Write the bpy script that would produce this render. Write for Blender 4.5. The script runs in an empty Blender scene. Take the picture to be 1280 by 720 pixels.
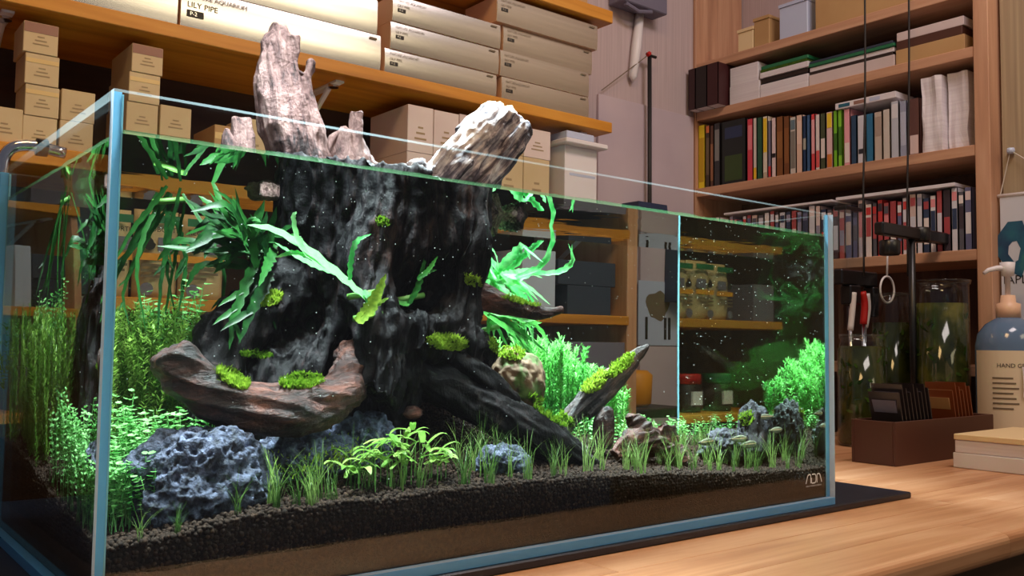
import bpy, bmesh, math, random
import numpy as np
from mathutils import Vector, Matrix, noise
from mathutils.bvhtree import BVHTree

random.seed(7)
SC = bpy.context.scene
COL = SC.collection

# ------------------------------------------------------------------ camera
F_PX = 1139.3
CP = Vector((-0.2307, -0.8877, 0.2669))
YAW, PITCH, ROLL = 0.6738, 0.0612, 0.0136
_fw = Vector((math.sin(YAW) * math.cos(PITCH), math.cos(YAW) * math.cos(PITCH), math.sin(PITCH)))
_r0 = Vector((math.cos(YAW), -math.sin(YAW), 0))
_u0 = _r0.cross(_fw)
RT = _r0 * math.cos(ROLL) + _u0 * math.sin(ROLL)
UP = _u0 * math.cos(ROLL) - _r0 * math.sin(ROLL)
cam_d = bpy.data.cameras.new('camera')
cam = bpy.data.objects.new('camera', cam_d)
COL.objects.link(cam)
cam_d.sensor_width = 36.0
cam_d.lens = F_PX / 1280 * 36.0
cam_d.clip_start = 0.02
cam.matrix_world = Matrix(((RT.x, UP.x, -_fw.x, CP.x), (RT.y, UP.y, -_fw.y, CP.y), (RT.z, UP.z, -_fw.z, CP.z), (0, 0, 0, 1)))
SC.camera = cam

# ------------------------------------------------------------------ view, world, lights
SC.view_settings.view_transform = 'Standard'
SC.view_settings.look = 'None'
SC.view_settings.gamma = 1.0
SC.view_settings.use_curve_mapping = False
SC.view_settings.exposure = 0.0
try:
    SC.cycles.use_denoising = True
    SC.cycles.max_bounces = 14
    SC.cycles.transmission_bounces = 12
    SC.cycles.glossy_bounces = 8
    SC.cycles.diffuse_bounces = 3
    SC.cycles.transparent_max_bounces = 40
    SC.cycles.sample_clamp_indirect = 4.0
except Exception:
    pass
world = bpy.data.worlds.new('room_light')
SC.world = world
world.use_nodes = True
world.node_tree.nodes['Background'].inputs[0].default_value = (0.76, 0.73, 0.84, 1)
world.node_tree.nodes['Background'].inputs[1].default_value = 0.13


def area(name, loc, target, sx, sy, power, color, spread=math.pi):
    l = bpy.data.lights.new(name, 'AREA')
    l.shape = 'RECTANGLE'
    l.size, l.size_y = sx, sy
    l.energy = power
    l.color = color
    l.spread = spread
    o = bpy.data.objects.new(name, l)
    COL.objects.link(o)
    o.location = loc
    o.rotation_euler = (Vector(target) - Vector(loc)).to_track_quat('-Z', 'Y').to_euler()
    return o


# LED units hanging over the aquarium
area('aquarium_led_lamp', (0.20, 0.11, 1.0), (0.20, 0.15, 0), 0.24, 0.12, 9.0, (0.80, 0.94, 1.0), math.radians(70))
area('aquarium_led_lamp', (0.82, 0.43, 1.0), (0.78, 0.38, 0), 0.30, 0.14, 31, (0.80, 0.95, 1.0), math.radians(95))
# ceiling lamps of the room
area('ceiling_lamp', (0.1, -0.35, 2.5), (0.1, 0.5, 0.0), 0.9, 0.5, 27, (1.0, 0.60, 0.26))
area('ceiling_lamp', (1.75, -0.55, 2.5), (2.0, 0.6, 0.2), 0.9, 0.5, 23, (1.0, 0.84, 0.82))
area('ceiling_lamp', (2.5, -2.8, 2.5), (2.5, 1.0, 0.8), 2.4, 0.7, 30, (1.0, 0.82, 0.52))


# ------------------------------------------------------------------ pixel to place (directions only)
def ray(x, y):
    return (_fw + RT * ((x - 640) / F_PX) - UP * ((y - 360) / F_PX)).normalized()


def onY(x, y, Y):
    d = ray(x, y)
    return CP + d * ((Y - CP.y) / d.y)


def onX(x, y, X):
    d = ray(x, y)
    return CP + d * ((X - CP.x) / d.x)


def onZ(x, y, Z):
    d = ray(x, y)
    return CP + d * ((Z - CP.z) / d.z)


def wray(x, y, n=1.33):
    """origin on the front pane and direction of the bent ray in the water"""
    d = ray(x, y)
    p = CP + d * (-CP.y / d.y)
    t = d / n
    t.y = math.sqrt(max(0, 1 - t.x ** 2 - t.z ** 2))
    return p, t


def inw(x, y, Y):
    p, t = wray(x, y)
    return p + t * (Y / t.y)


def thru(x, y, Y):
    d = ray(x, y)
    return inw(x, y, TD) + d * ((Y - TD) / d.y)


TW, TD, TH, TG = 1.194, 0.575, 0.5, 0.010      # tank width, depth, height, glass
WL = 0.461                                       # water level


# ------------------------------------------------------------------ materials
def lin(c):
    c = c / 255
    return c / 12.92 if c <= 0.04045 else ((c + 0.055) / 1.055) ** 2.4


def C(r, g, b):
    return (lin(r), lin(g), lin(b), 1)


class NT:
    def __init__(self, name):
        self.m = bpy.data.materials.new(name)
        self.m.use_nodes = True
        self.t = self.m.node_tree
        self.t.nodes.clear()
        self.out = self.t.nodes.new('ShaderNodeOutputMaterial')

    def n(self, typ, **kw):
        nd = self.t.nodes.new('ShaderNode' + typ)
        for k, v in kw.items():
            if isinstance(k, str) and hasattr(nd, k) and k not in ('inputs',):
                setattr(nd, k, v)
        return nd

    def l(self, a, b):
        self.t.links.new(a, b)

    def surf(self, s):
        self.l(s, self.out.inputs['Surface'])
        return self.m


def plain(name, col, rough=0.6, metal=0.0, spec=0.5):
    q = NT(name)
    b = q.n('BsdfPrincipled')
    b.inputs['Base Color'].default_value = col
    b.inputs['Roughness'].default_value = rough
    b.inputs['Metallic'].default_value = metal
    b.inputs['Specular IOR Level'].default_value = spec
    return q.surf(b.outputs[0])


def ramp(q, fac, stops):
    r = q.n('ValToRGB')
    e = r.color_ramp.elements
    while len(e) < len(stops):
        e.new(0.5)
    for k, (p, c) in enumerate(stops):
        e[k].position = p
        e[k].color = c
    q.l(fac, r.inputs[0])
    return r


def noisy(name, stops, scale=(1, 1, 1), nscale=8, detail=6, rough=0.6, bump=0.0, bscale=None, metal=0.0, distort=0.0, spec=0.5, rand=0.0):
    q = NT(name)
    tc = q.n('TexCoord')
    mp = q.n('Mapping')
    mp.inputs['Scale'].default_value = scale
    src = tc.outputs['Object']
    if rand:
        oi = q.n('ObjectInfo')
        va = q.n('VectorMath', operation='ADD')
        vm = q.n('VectorMath', operation='SCALE')
        q.l(tc.outputs['Object'], va.inputs[0])
        q.l(oi.outputs['Random'], vm.inputs['Scale'])
        vm.inputs[0].default_value = (rand * 3.1, rand * 1.7, rand * 2.3)
        q.l(vm.outputs[0], va.inputs[1])
        src = va.outputs[0]
    q.l(src, mp.inputs['Vector'])
    nz = q.n('TexNoise')
    nz.inputs['Scale'].default_value = nscale
    nz.inputs['Detail'].default_value = detail
    nz.inputs['Distortion'].default_value = distort
    q.l(mp.outputs[0], nz.inputs['Vector'])
    r = ramp(q, nz.outputs['Fac'], stops)
    b = q.n('BsdfPrincipled')
    q.l(r.outputs[0], b.inputs['Base Color'])
    b.inputs['Roughness'].default_value = rough
    b.inputs['Metallic'].default_value = metal
    b.inputs['Specular IOR Level'].default_value = spec
    if bump:
        bp = q.n('Bump')
        bp.inputs['Strength'].default_value = bump
        bp.inputs['Distance'].default_value = 0.004
        n2 = q.n('TexNoise')
        n2.inputs['Scale'].default_value = bscale or nscale * 4
        n2.inputs['Detail'].default_value = 8
        q.l(mp.outputs[0], n2.inputs['Vector'])
        q.l(n2.outputs['Fac'], bp.inputs['Height'])
        q.l(bp.outputs[0], b.inputs['Normal'])
    return q.surf(b.outputs[0])


def leafmat(name, c1, c2, nscale=60, transl=0.4, rough=0.4):
    q = NT(name)
    tc = q.n('TexCoord')
    nz = q.n('TexNoise')
    nz.inputs['Scale'].default_value = nscale
    nz.inputs['Detail'].default_value = 3
    q.l(tc.outputs['Object'], nz.inputs['Vector'])
    oi = q.n('ObjectInfo')
    ad = q.n('Math', operation='ADD')
    mu = q.n('Math', operation='MULTIPLY_ADD')
    q.l(oi.outputs['Random'], mu.inputs[0])
    mu.inputs[1].default_value = 0.5
    mu.inputs[2].default_value = -0.25
    q.l(nz.outputs['Fac'], ad.inputs[0])
    q.l(mu.outputs[0], ad.inputs[1])
    r = ramp(q, ad.outputs[0], [(0.25, c1), (0.75, c2)])
    b = q.n('BsdfPrincipled')
    q.l(r.outputs[0], b.inputs['Base Color'])
    b.inputs['Roughness'].default_value = rough
    b.inputs['Specular IOR Level'].default_value = 0.2
    tr = q.n('BsdfTranslucent')
    q.l(r.outputs[0], tr.inputs['Color'])
    mx = q.n('MixShader')
    mx.inputs[0].default_value = transl
    q.l(b.outputs[0], mx.inputs[1])
    q.l(tr.outputs[0], mx.inputs[2])
    return q.surf(mx.outputs[0])


def wood_mat(name, dark, mid, light, along='X', rough=0.45, sc=1.0):
    q = NT(name)
    tc = q.n('TexCoord')
    oi = q.n('ObjectInfo')
    va = q.n('VectorMath', operation='ADD')
    vm = q.n('VectorMath', operation='SCALE')
    vm.inputs[0].default_value = (3.7, 5.1, 2.9)
    q.l(oi.outputs['Random'], vm.inputs['Scale'])
    q.l(tc.outputs['Object'], va.inputs[0])
    q.l(vm.outputs[0], va.inputs[1])
    mp = q.n('Mapping')
    s = {'X': (0.6, 9, 9), 'Y': (9, 0.6, 9), 'Z': (9, 9, 0.6)}[along]
    mp.inputs['Scale'].default_value = tuple(v * sc for v in s)
    q.l(va.outputs[0], mp.inputs['Vector'])
    nz = q.n('TexNoise')
    nz.inputs['Scale'].default_value = 2.2
    nz.inputs['Detail'].default_value = 7
    nz.inputs['Distortion'].default_value = 0.8
    q.l(mp.outputs[0], nz.inputs['Vector'])
    wv = q.n('TexNoise')
    wv.inputs['Scale'].default_value = 9
    wv.inputs['Detail'].default_value = 4
    q.l(mp.outputs[0], wv.inputs['Vector'])
    mxn = q.n('Math', operation='MULTIPLY_ADD')
    q.l(wv.outputs['Fac'], mxn.inputs[0])
    mxn.inputs[1].default_value = 0.35
    q.l(nz.outputs['Fac'], mxn.inputs[2])
    r = ramp(q, mxn.outputs[0], [(0.42, dark), (0.66, mid), (0.9, light)])
    b = q.n('BsdfPrincipled')
    q.l(r.outputs[0], b.inputs['Base Color'])
    b.inputs['Roughness'].default_value = rough
    bp = q.n('Bump')
    bp.inputs['Strength'].default_value = 0.12
    bp.inputs['Distance'].default_value = 0.002
    q.l(wv.outputs['Fac'], bp.inputs['Height'])
    q.l(bp.outputs[0], b.inputs['Normal'])
    return q.surf(b.outputs[0])


M = {}
M['wall'] = noisy('wall_vinyl', [(0.3, C(180, 162, 164)), (0.7, C(198, 180, 182))], (60, 60, 0.8), 3, rough=0.75, bump=0.15, bscale=14)
M['panel'] = noisy('white_panel', [(0.3, C(190, 174, 184)), (0.7, C(206, 190, 198))], (1, 1, 1), 3, rough=0.5)
M['beige_wall'] = noisy('beige_wall', [(0.3, C(150, 130, 104)), (0.7, C(178, 158, 126))], (26, 26, 0.6), 3, rough=0.8)
M['floor'] = noisy('floor_dark', [(0.3, C(60, 48, 40)), (0.7, C(84, 68, 56))], nscale=4)
M['shelf'] = wood_mat('shelf_pine', C(172, 110, 28), C(200, 134, 42), C(214, 152, 60), 'X', 0.45)
M['shelf_shade'] = wood_mat('shelf_shade_brown', C(44, 26, 14), C(58, 36, 20), C(70, 44, 26), 'X', 0.7)  # dark brown that stands for the shade behind the cartons
M['bookcase_y'] = wood_mat('bookcase_wood', C(172, 126, 98), C(196, 148, 116), C(210, 166, 134), 'Y', 0.5)
M['bookcase_z'] = wood_mat('bookcase_upright_wood', C(172, 126, 98), C(196, 148, 116), C(210, 166, 134), 'Z', 0.5)
M['bookcase_dark'] = wood_mat('bookcase_back_wood', C(70, 46, 34), C(86, 58, 42), C(98, 68, 50), 'Z', 0.7)
M['table'] = wood_mat('table_pine', C(164, 108, 70), C(196, 144, 104), C(214, 168, 130), 'X', 0.42)
M['table_dark'] = wood_mat('table_apron', C(40, 24, 14), C(54, 34, 20), C(62, 40, 26), 'X', 0.5)
M['mat'] = noisy('black_mat', [(0.3, C(20, 24, 36)), (0.7, C(28, 33, 48))], nscale=400, rough=0.38)
M['silver'] = noisy('silver_card', [(0.3, C(206, 204, 200)), (0.7, C(220, 218, 214))], (1, 1, 40), 3, rough=0.24, metal=0.9)
M['pinkside'] = plain('box_side_beige', C(206, 168, 140), 0.6)
M['cream'] = noisy('cream_card', [(0.3, C(196, 172, 132)), (0.7, C(208, 186, 148))], nscale=5, rough=0.5, rand=1)
M['kraft'] = noisy('kraft_card', [(0.3, C(180, 140, 92)), (0.7, C(196, 158, 108))], nscale=5, rough=0.6, rand=1)
M['tape'] = plain('glossy_tape', C(226, 196, 140), 0.15)
M['pinkband'] = plain('dusty_pink_print_and_shadow', C(150, 110, 96), 0.6)  # spine print, and the shelf shadow painted on the top cartons
M['pinkwhite'] = noisy('pinkish_card', [(0.3, C(204, 186, 184)), (0.7, C(218, 202, 198))], nscale=5, rough=0.55, rand=1)
M['white'] = plain('white_plastic', C(228, 224, 228), 0.4)
M['paper'] = noisy('paper_white', [(0.3, C(216, 208, 214)), (0.7, C(232, 226, 230))], (1, 1, 60), 3, rough=0.7)
M['bluewhite'] = plain('bluish_white_plastic', C(190, 200, 226), 0.35)
M['ink'] = plain('dark_ink', C(34, 30, 28), 0.7)
M['greyink'] = plain('grey_ink', C(112, 98, 78), 0.7)
M['faintink'] = plain('faint_ink', C(158, 136, 104), 0.7)
M['inkbox'] = plain('black_print_block', C(40, 36, 30), 0.6)
M['black'] = plain('black_plastic', C(22, 22, 24), 0.35)
M['cord'] = plain('black_cord', C(26, 22, 22), 0.6)
M['steel'] = plain('bright_steel', C(210, 214, 222), 0.16, 1.0)
M['red'] = plain('red_plastic', C(190, 30, 26), 0.4)
M['navy'] = plain('navy_cloth', C(40, 54, 88), 0.7)
M['navybox'] = plain('navy_box', C(44, 54, 72), 0.6)
M['violetgrey'] = plain('violet_grey_box', C(112, 108, 128), 0.6)
M['orange'] = plain('orange_label', C(224, 150, 40), 0.5)
M['green'] = plain('green_plastic', C(30, 110, 70), 0.45)
M['teal'] = plain('teal_plastic', C(20, 110, 120), 0.5)
M['brownbox'] = plain('brown_leatherette', C(78, 44, 32), 0.5)
M['darkbox'] = plain('dark_brown_box', C(40, 26, 20), 0.5)
M['amber'] = plain('amber_packet', C(120, 62, 34), 0.3)
M['smoke'] = plain('smoky_packet', C(46, 42, 46), 0.22)
M['peach'] = plain('peach_cap', C(232, 190, 158), 0.4)
M['manila'] = plain('manila_paper', C(232, 206, 160), 0.6)
M['label'] = plain('bottle_label', C(222, 206, 178), 0.55)
M['banner'] = plain('banner_cloth', C(206, 210, 220), 0.7)
M['hex'] = noisy('hexagon_print', [(0.35, C(24, 60, 96)), (0.6, C(32, 96, 120)), (0.8, C(70, 140, 110))], nscale=14, rough=0.6)
M['straw'] = plain('thin_string', C(200, 190, 178), 0.7)


def schlick(q, f0, f1):
    lw = q.n('LayerWeight')
    lw.inputs['Blend'].default_value = 0.5
    pw_ = q.n('Math', operation='POWER')
    q.l(lw.outputs['Facing'], pw_.inputs[0])
    pw_.inputs[1].default_value = 5.0
    ma = q.n('Math', operation='MULTIPLY_ADD')
    q.l(pw_.outputs[0], ma.inputs[0])
    ma.inputs[1].default_value = f1 - f0
    ma.inputs[2].default_value = f0
    return ma.outputs[0]


def glass_pane():
    q = NT('pane_glass')
    tr = q.n('BsdfTransparent')
    tr.inputs[0].default_value = (0.985, 0.995, 0.99, 1)
    gl = q.n('BsdfGlossy')
    gl.inputs['Roughness'].default_value = 0.0
    mx = q.n('MixShader')
    q.l(schlick(q, 0.015, 0.4), mx.inputs[0])
    q.l(tr.outputs[0], mx.inputs[1])
    q.l(gl.outputs[0], mx.inputs[2])
    return q.surf(mx.outputs[0])


def glass_edge(name, col, tcol):
    q = NT(name)
    b = q.n('BsdfPrincipled')
    b.inputs['Base Color'].default_value = col
    b.inputs['Roughness'].default_value = 0.12
    t = q.n('BsdfTranslucent')
    t.inputs[0].default_value = tcol
    mx = q.n('MixShader')
    mx.inputs[0].default_value = 0.45
    q.l(b.outputs[0], mx.inputs[1])
    q.l(t.outputs[0], mx.inputs[2])
    return q.surf(mx.outputs[0])


def water_side(name='water_side', col=(0.88, 0.93, 0.90, 1), rough=0.0):
    q = NT(name)
    g = q.n('BsdfGlass')
    g.inputs['Color'].default_value = col
    g.inputs['Roughness'].default_value = rough
    g.inputs['IOR'].default_value = 1.33
    return q.surf(g.outputs[0])


def water_top():
    q = NT('water_surface')
    tr = q.n('BsdfTransparent')
    gl = q.n('BsdfGlossy')
    gl.inputs['Roughness'].default_value = 0.0
    gl.inputs['Color'].default_value = (0.93, 0.97, 0.95, 1)
    fr = q.n('Fresnel')
    fr.inputs['IOR'].default_value = 1.33
    tc = q.n('TexCoord')
    nz = q.n('TexNoise')
    nz.inputs['Scale'].default_value = 9
    nz.inputs['Detail'].default_value = 2
    q.l(tc.outputs['Object'], nz.inputs['Vector'])
    bp = q.n('Bump')
    bp.inputs['Strength'].default_value = 0.05
    bp.inputs['Distance'].default_value = 0.01
    q.l(nz.outputs['Fac'], bp.inputs['Height'])
    q.l(bp.outputs[0], gl.inputs['Normal'])
    mx = q.n('MixShader')
    q.l(fr.outputs[0], mx.inputs[0])
    q.l(tr.outputs[0], mx.inputs[1])
    q.l(gl.outputs[0], mx.inputs[2])
    return q.surf(mx.outputs[0])


def clear_glass(name, col=(1, 1, 1, 1), ior=1.2):
    q = NT(name)
    tr = q.n('BsdfTransparent')
    tr.inputs[0].default_value = col
    gl = q.n('BsdfGlossy')
    gl.inputs['Roughness'].default_value = 0.03
    mx = q.n('MixShader')
    q.l(schlick(q, (ior - 1) * 0.2, 0.9), mx.inputs[0])
    q.l(tr.outputs[0], mx.inputs[1])
    q.l(gl.outputs[0], mx.inputs[2])
    return q.surf(mx.outputs[0])


M['pane'] = glass_pane()
M['edge'] = glass_edge('pane_edge_blue', C(112, 194, 250), (0.28, 0.70, 1.0, 1))
M['edge_white'] = glass_edge('pane_edge_pale', C(200, 226, 248), (0.75, 0.9, 1.0, 1))
def see_through(name, col, fac):
    q = NT(name)
    tr = q.n('BsdfTransparent')
    b = q.n('BsdfTranslucent')
    b.inputs[0].default_value = col
    mx = q.n('MixShader')
    mx.inputs[0].default_value = fac
    q.l(tr.outputs[0], mx.inputs[1])
    q.l(b.outputs[0], mx.inputs[2])
    return q.surf(mx.outputs[0])


M['rim'] = see_through('pane_top_edge', (0.45, 0.58, 0.6, 1), 0.10)
M['silicone'] = glass_edge('silicone_clear', C(140, 196, 216), (0.5, 0.8, 0.85, 1))
M['water'] = water_side()
M['watertop'] = water_top()
M['waterdim'] = water_side('water_side_dimmed', (0.58, 0.68, 0.60, 1), 0.015)  # right side tinted darker to dim the room mirrored in it
M['meniscus'] = see_through('water_rim', (0.035, 0.09, 0.04, 1), 0.5)  # green of leaves mirrored along the waterline, put into the colour
M['jar'] = clear_glass('jar_glass', (0.93, 0.96, 0.94, 1), 1.25)
M['acrylic'] = clear_glass('acrylic_clear', (0.86, 0.92, 0.94, 1), 1.3)
M['jarwater'] = noisy('murky_green_water', [(0.3, C(22, 28, 12)), (0.55, C(52, 58, 20)), (0.75, C(104, 100, 42))], nscale=14, rough=0.08)
M['jarleaf'] = leafmat('jar_leaf', C(30, 60, 16), C(80, 110, 36), 60, 0.2, 0.9)
M['gelbottle'] = plain('gel_bottle_blue', C(96, 120, 150), 0.12)


def wet_wood(name, stops, roty=0.0, rough=0.5, stretch=0.16, big=10, bump=1.0, spec=0.4):
    """wood with streaks along a grain axis (z turned about Y by roty)"""
    q = NT(name)
    tc = q.n('TexCoord')
    m1 = q.n('Mapping')
    m1.inputs['Rotation'].default_value = (0, roty, 0)
    q.l(tc.outputs['Object'], m1.inputs['Vector'])
    m2 = q.n('Mapping')
    m2.inputs['Scale'].default_value = (1, 1, stretch)
    q.l(m1.outputs[0], m2.inputs['Vector'])
    nz = q.n('TexNoise')
    nz.inputs['Scale'].default_value = big
    nz.inputs['Detail'].default_value = 8
    nz.inputs['Roughness'].default_value = 0.65
    q.l(tc.outputs['Object'], nz.inputs['Vector'])
    n2 = q.n('TexNoise')
    n2.inputs['Scale'].default_value = 75
    n2.inputs['Detail'].default_value = 8
    n2.inputs['Roughness'].default_value = 0.7
    n2.inputs['Distortion'].default_value = 0.6
    q.l(m2.outputs[0], n2.inputs['Vector'])
    mu = q.n('Math', operation='MULTIPLY_ADD')
    q.l(n2.outputs['Fac'], mu.inputs[0])
    mu.inputs[1].default_value = 1.3
    mu.inputs[2].default_value = -0.65
    ad = q.n('Math', operation='MULTIPLY_ADD')
    q.l(nz.outputs['Fac'], ad.inputs[0])
    ad.inputs[1].default_value = 1.4
    q.l(mu.outputs[0], ad.inputs[2])
    sb = q.n('Math', operation='SUBTRACT')
    q.l(ad.outputs[0], sb.inputs[0])
    sb.inputs[1].default_value = 0.2
    r = ramp(q, sb.outputs[0], stops)
    b = q.n('BsdfPrincipled')
    q.l(r.outputs[0], b.inputs['Base Color'])
    b.inputs['Roughness'].default_value = rough
    b.inputs['Specular IOR Level'].default_value = spec
    n3 = q.n('TexNoise')
    n3.inputs['Scale'].default_value = 190
    n3.inputs['Detail'].default_value = 6
    q.l(tc.outputs['Object'], n3.inputs['Vector'])
    hm = q.n('Math', operation='MULTIPLY_ADD')
    q.l(n3.outputs['Fac'], hm.inputs[0])
    hm.inputs[1].default_value = 0.35
    q.l(n2.outputs['Fac'], hm.inputs[2])
    bp = q.n('Bump')
    bp.inputs['Strength'].default_value = bump
    bp.inputs['Distance'].default_value = 0.007
    q.l(hm.outputs[0], bp.inputs['Height'])
    q.l(bp.outputs[0], b.inputs['Normal'])
    return q.surf(b.outputs[0])


M['wet'] = wet_wood('wet_driftwood', [(0.34, C(8, 7, 9)), (0.54, C(18, 16, 19)), (0.68, C(36, 30, 32)), (0.86, C(68, 48, 44))], bump=0.6, spec=0.15)
M['wetred'] = wet_wood('wet_red_driftwood', [(0.30, C(18, 10, 9)), (0.52, C(60, 32, 27)), (0.82, C(118, 68, 52))], math.radians(-80))
M['wetgrey'] = wet_wood('wet_grey_driftwood', [(0.34, C(24, 22, 26)), (0.55, C(70, 60, 58)), (0.8, C(132, 102, 88))], math.radians(-55))
M['dry'] = wet_wood('dry_driftwood', [(0.28, C(44, 32, 32)), (0.44, C(112, 84, 80)), (0.80, C(164, 134, 126))], math.radians(8), 0.7)
M['drypale'] = wet_wood('bleached_driftwood', [(0.34, C(28, 23, 29)), (0.46, C(78, 68, 78)), (0.60, C(164, 154, 154)), (0.82, C(232, 226, 220))], math.radians(-43), 0.7, 0.10, 6)
M['lava'] = noisy('lava_rock', [(0.36, C(30, 34, 48)), (0.52, C(62, 68, 90)), (0.68, C(104, 110, 136))], nscale=90, detail=8, rough=0.75, bump=1.0, bscale=210)
M['lavadark'] = noisy('dark_lava_rock', [(0.36, C(16, 18, 24)), (0.52, C(32, 34, 44)), (0.7, C(58, 62, 76))], nscale=90, detail=8, rough=0.75, bump=1.0, bscale=210)
M['tanrock'] = noisy('tan_mossy_rock', [(0.40, C(62, 84, 28)), (0.5, C(86, 66, 44)), (0.75, C(124, 96, 68))], nscale=40, detail=7, rough=0.85, bump=0.35, bscale=120)
M['granule'] = noisy('soil_granule', [(0.3, C(24, 16, 12)), (0.55, C(44, 31, 23)), (0.8, C(68, 50, 38))], nscale=130, detail=2, rough=0.9, spec=0.15)
M['soil'] = noisy('soil_bed', [(0.3, C(24, 19, 17)), (0.7, C(36, 26, 20))], nscale=120, rough=0.95, spec=0.05)
M['powder'] = noisy('brown_powder_soil', [(0.3, C(48, 28, 19)), (0.55, C(66, 40, 27)), (0.8, C(92, 60, 42))], nscale=260, detail=6, rough=0.85, bump=0.5, bscale=500)
M['fern'] = leafmat('fern_leaf', C(30, 100, 36), C(84, 168, 74), 90, 0.4)
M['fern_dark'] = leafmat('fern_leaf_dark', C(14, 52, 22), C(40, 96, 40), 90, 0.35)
M['fern_bright'] = leafmat('fern_leaf_bright', C(64, 168, 84), C(150, 222, 150), 90, 0.4)
M['moss'] = leafmat('moss_green', C(86, 128, 26), C(160, 188, 66), 200, 0.4, 0.6)
M['grass'] = leafmat('grass_blade', C(58, 92, 36), C(130, 158, 84), 40, 0.4)
M['needle'] = leafmat('needle_stem', C(64, 112, 34), C(134, 170, 76), 30, 0.4)
M['pearl'] = leafmat('round_leaf', C(66, 142, 62), C(150, 208, 132), 60, 0.4)
M['bushr'] = leafmat('bright_bush_leaf', C(60, 150, 58), C(140, 214, 120), 40, 0.45)
M['broad'] = leafmat('broad_leaf', C(98, 146, 58), C(172, 204, 112), 40, 0.45)
M['stem'] = plain('plant_stem', C(90, 140, 60), 0.5)
M['fish'] = noisy('fish_skin', [(0.35, C(70, 74, 66)), (0.6, C(120, 122, 104))], (1, 1, 4), 40, rough=0.25)
M['fishline'] = plain('fish_stripe', C(216, 190, 150), 0.25)
M['fin'] = clear_glass('fish_fin', (0.75, 0.78, 0.7, 1), 1.1)
M['eye'] = plain('fish_eye', C(12, 12, 12), 0.1)
M['bubble'] = plain('air_bubble', C(235, 240, 240), 0.1, 0.0, 1.0)
M['sticker'] = plain('white_print', C(226, 232, 236), 0.5)


# ------------------------------------------------------------------ object helpers
def link_mesh(name, me, mat, parent=None):
    o = bpy.data.objects.new(name, me)
    COL.objects.link(o)
    mats = mat if isinstance(mat, (list, tuple)) else [mat]
    if len(me.materials) == 0:
        for mm in mats:
            me.materials.append(M[mm] if isinstance(mm, str) else mm)
    if parent is not None:
        o.parent = parent
        o.matrix_parent_inverse = Matrix.Translation(-Vector(parent.location))
    return o


def mk(name, verts, faces, mat, parent=None, smooth=False, fm=None):
    me = bpy.data.meshes.new(name)
    me.from_pydata([tuple(v) for v in verts], [], faces)
    if smooth:
        me.polygons.foreach_set('use_smooth', [True] * len(me.polygons))
    if fm:
        me.polygons.foreach_set('material_index', fm)
    me.update()
    return link_mesh(name, me, mat, parent)


def tag(o, label=None, cat=None, group=None, kind=None):
    if label:
        o['label'] = label
    if cat:
        o['category'] = cat
    if group:
        o['group'] = group
    if kind:
        o['kind'] = kind
    return o


def thing(name, label, cat, loc=(0, 0, 0), group=None):
    o = bpy.data.objects.new(name, None)
    COL.objects.link(o)
    o.location = loc
    o.empty_display_size = 0.02
    return tag(o, label, cat, group)


def boxg(x0, x1, y0, y1, z0, z1, b=0.0):
    """chamfered box verts and faces"""
    if b <= 0:
        v = [(x, y, z) for x in (x0, x1) for y in (y0, y1) for z in (z0, z1)]
        f = [(0, 1, 3, 2), (4, 6, 7, 5), (0, 4, 5, 1), (2, 3, 7, 6), (0, 2, 6, 4), (1, 5, 7, 3)]
        return v, f
    bm = bmesh.new()
    v, f = boxg(x0, x1, y0, y1, z0, z1)
    bv = [bm.verts.new(p) for p in v]
    for q in f:
        bm.faces.new([bv[k] for k in q])
    bmesh.ops.bevel(bm, geom=bm.edges[:], offset=b, segments=1, affect='EDGES', profile=0.5)
    bm.verts.index_update()
    vv = [tuple(p.co) for p in bm.verts]
    ff = [[p.index for p in q.verts] for q in bm.faces]
    bm.free()
    return vv, ff


def box(name, x0, x1, y0, y1, z0, z1, mat, parent=None, b=0.0, rot=0.0):
    v, f = boxg(x0, x1, y0, y1, z0, z1, b)
    if rot:
        cx, cy = (x0 + x1) / 2, (y0 + y1) / 2
        c, s = math.cos(rot), math.sin(rot)
        v = [(cx + (p[0] - cx) * c - (p[1] - cy) * s, cy + (p[0] - cx) * s + (p[1] - cy) * c, p[2]) for p in v]
    return mk(name, v, f, mat, parent)


def join(*gs):
    V, Fc = [], []
    for v, f in gs:
        n = len(V)
        V += list(v)
        Fc += [[k + n for k in q] for q in f]
    return V, Fc


def tubeg(pts, radii, sides=10, cap=True):
    pts = [Vector(p) for p in pts]
    if not isinstance(radii, (list, tuple)):
        radii = [radii] * len(pts)
    V, Fc = [], []
    prev = None
    for i, p in enumerate(pts):
        t = (pts[min(i + 1, len(pts) - 1)] - pts[max(i - 1, 0)]).normalized()
        if prev is None:
            a = Vector((0, 0, 1)) if abs(t.z) < 0.9 else Vector((1, 0, 0))
            n = t.cross(a).normalized()
        else:
            n = (prev - t * prev.dot(t)).normalized()
        prev = n
        bb = t.cross(n)
        for k in range(sides):
            an = 2 * math.pi * k / sides
            V.append(p + (n * math.cos(an) + bb * math.sin(an)) * radii[i])
    for i in range(len(pts) - 1):
        for k in range(sides):
            a, b2 = i * sides + k, i * sides + (k + 1) % sides
            Fc.append((a, b2, b2 + sides, a + sides))
    if cap:
        Fc.append(tuple(range(sides - 1, -1, -1)))
        Fc.append(tuple(range((len(pts) - 1) * sides, len(pts) * sides)))
    return V, Fc


def latheg(prof, cx, cy, z0, sides=32):
    V, Fc = [], []
    for r, z in prof:
        for k in range(sides):
            a = 2 * math.pi * k / sides
            V.append((cx + r * math.cos(a), cy + r * math.sin(a), z0 + z))
    for i in range(len(prof) - 1):
        for k in range(sides):
            a, b2 = i * sides + k, i * sides + (k + 1) % sides
            Fc.append((a, b2, b2 + sides, a + sides))
    Fc.append(tuple(range(sides - 1, -1, -1)))
    Fc.append(tuple(range((len(prof) - 1) * sides, len(prof) * sides)))
    return V, Fc


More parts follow.
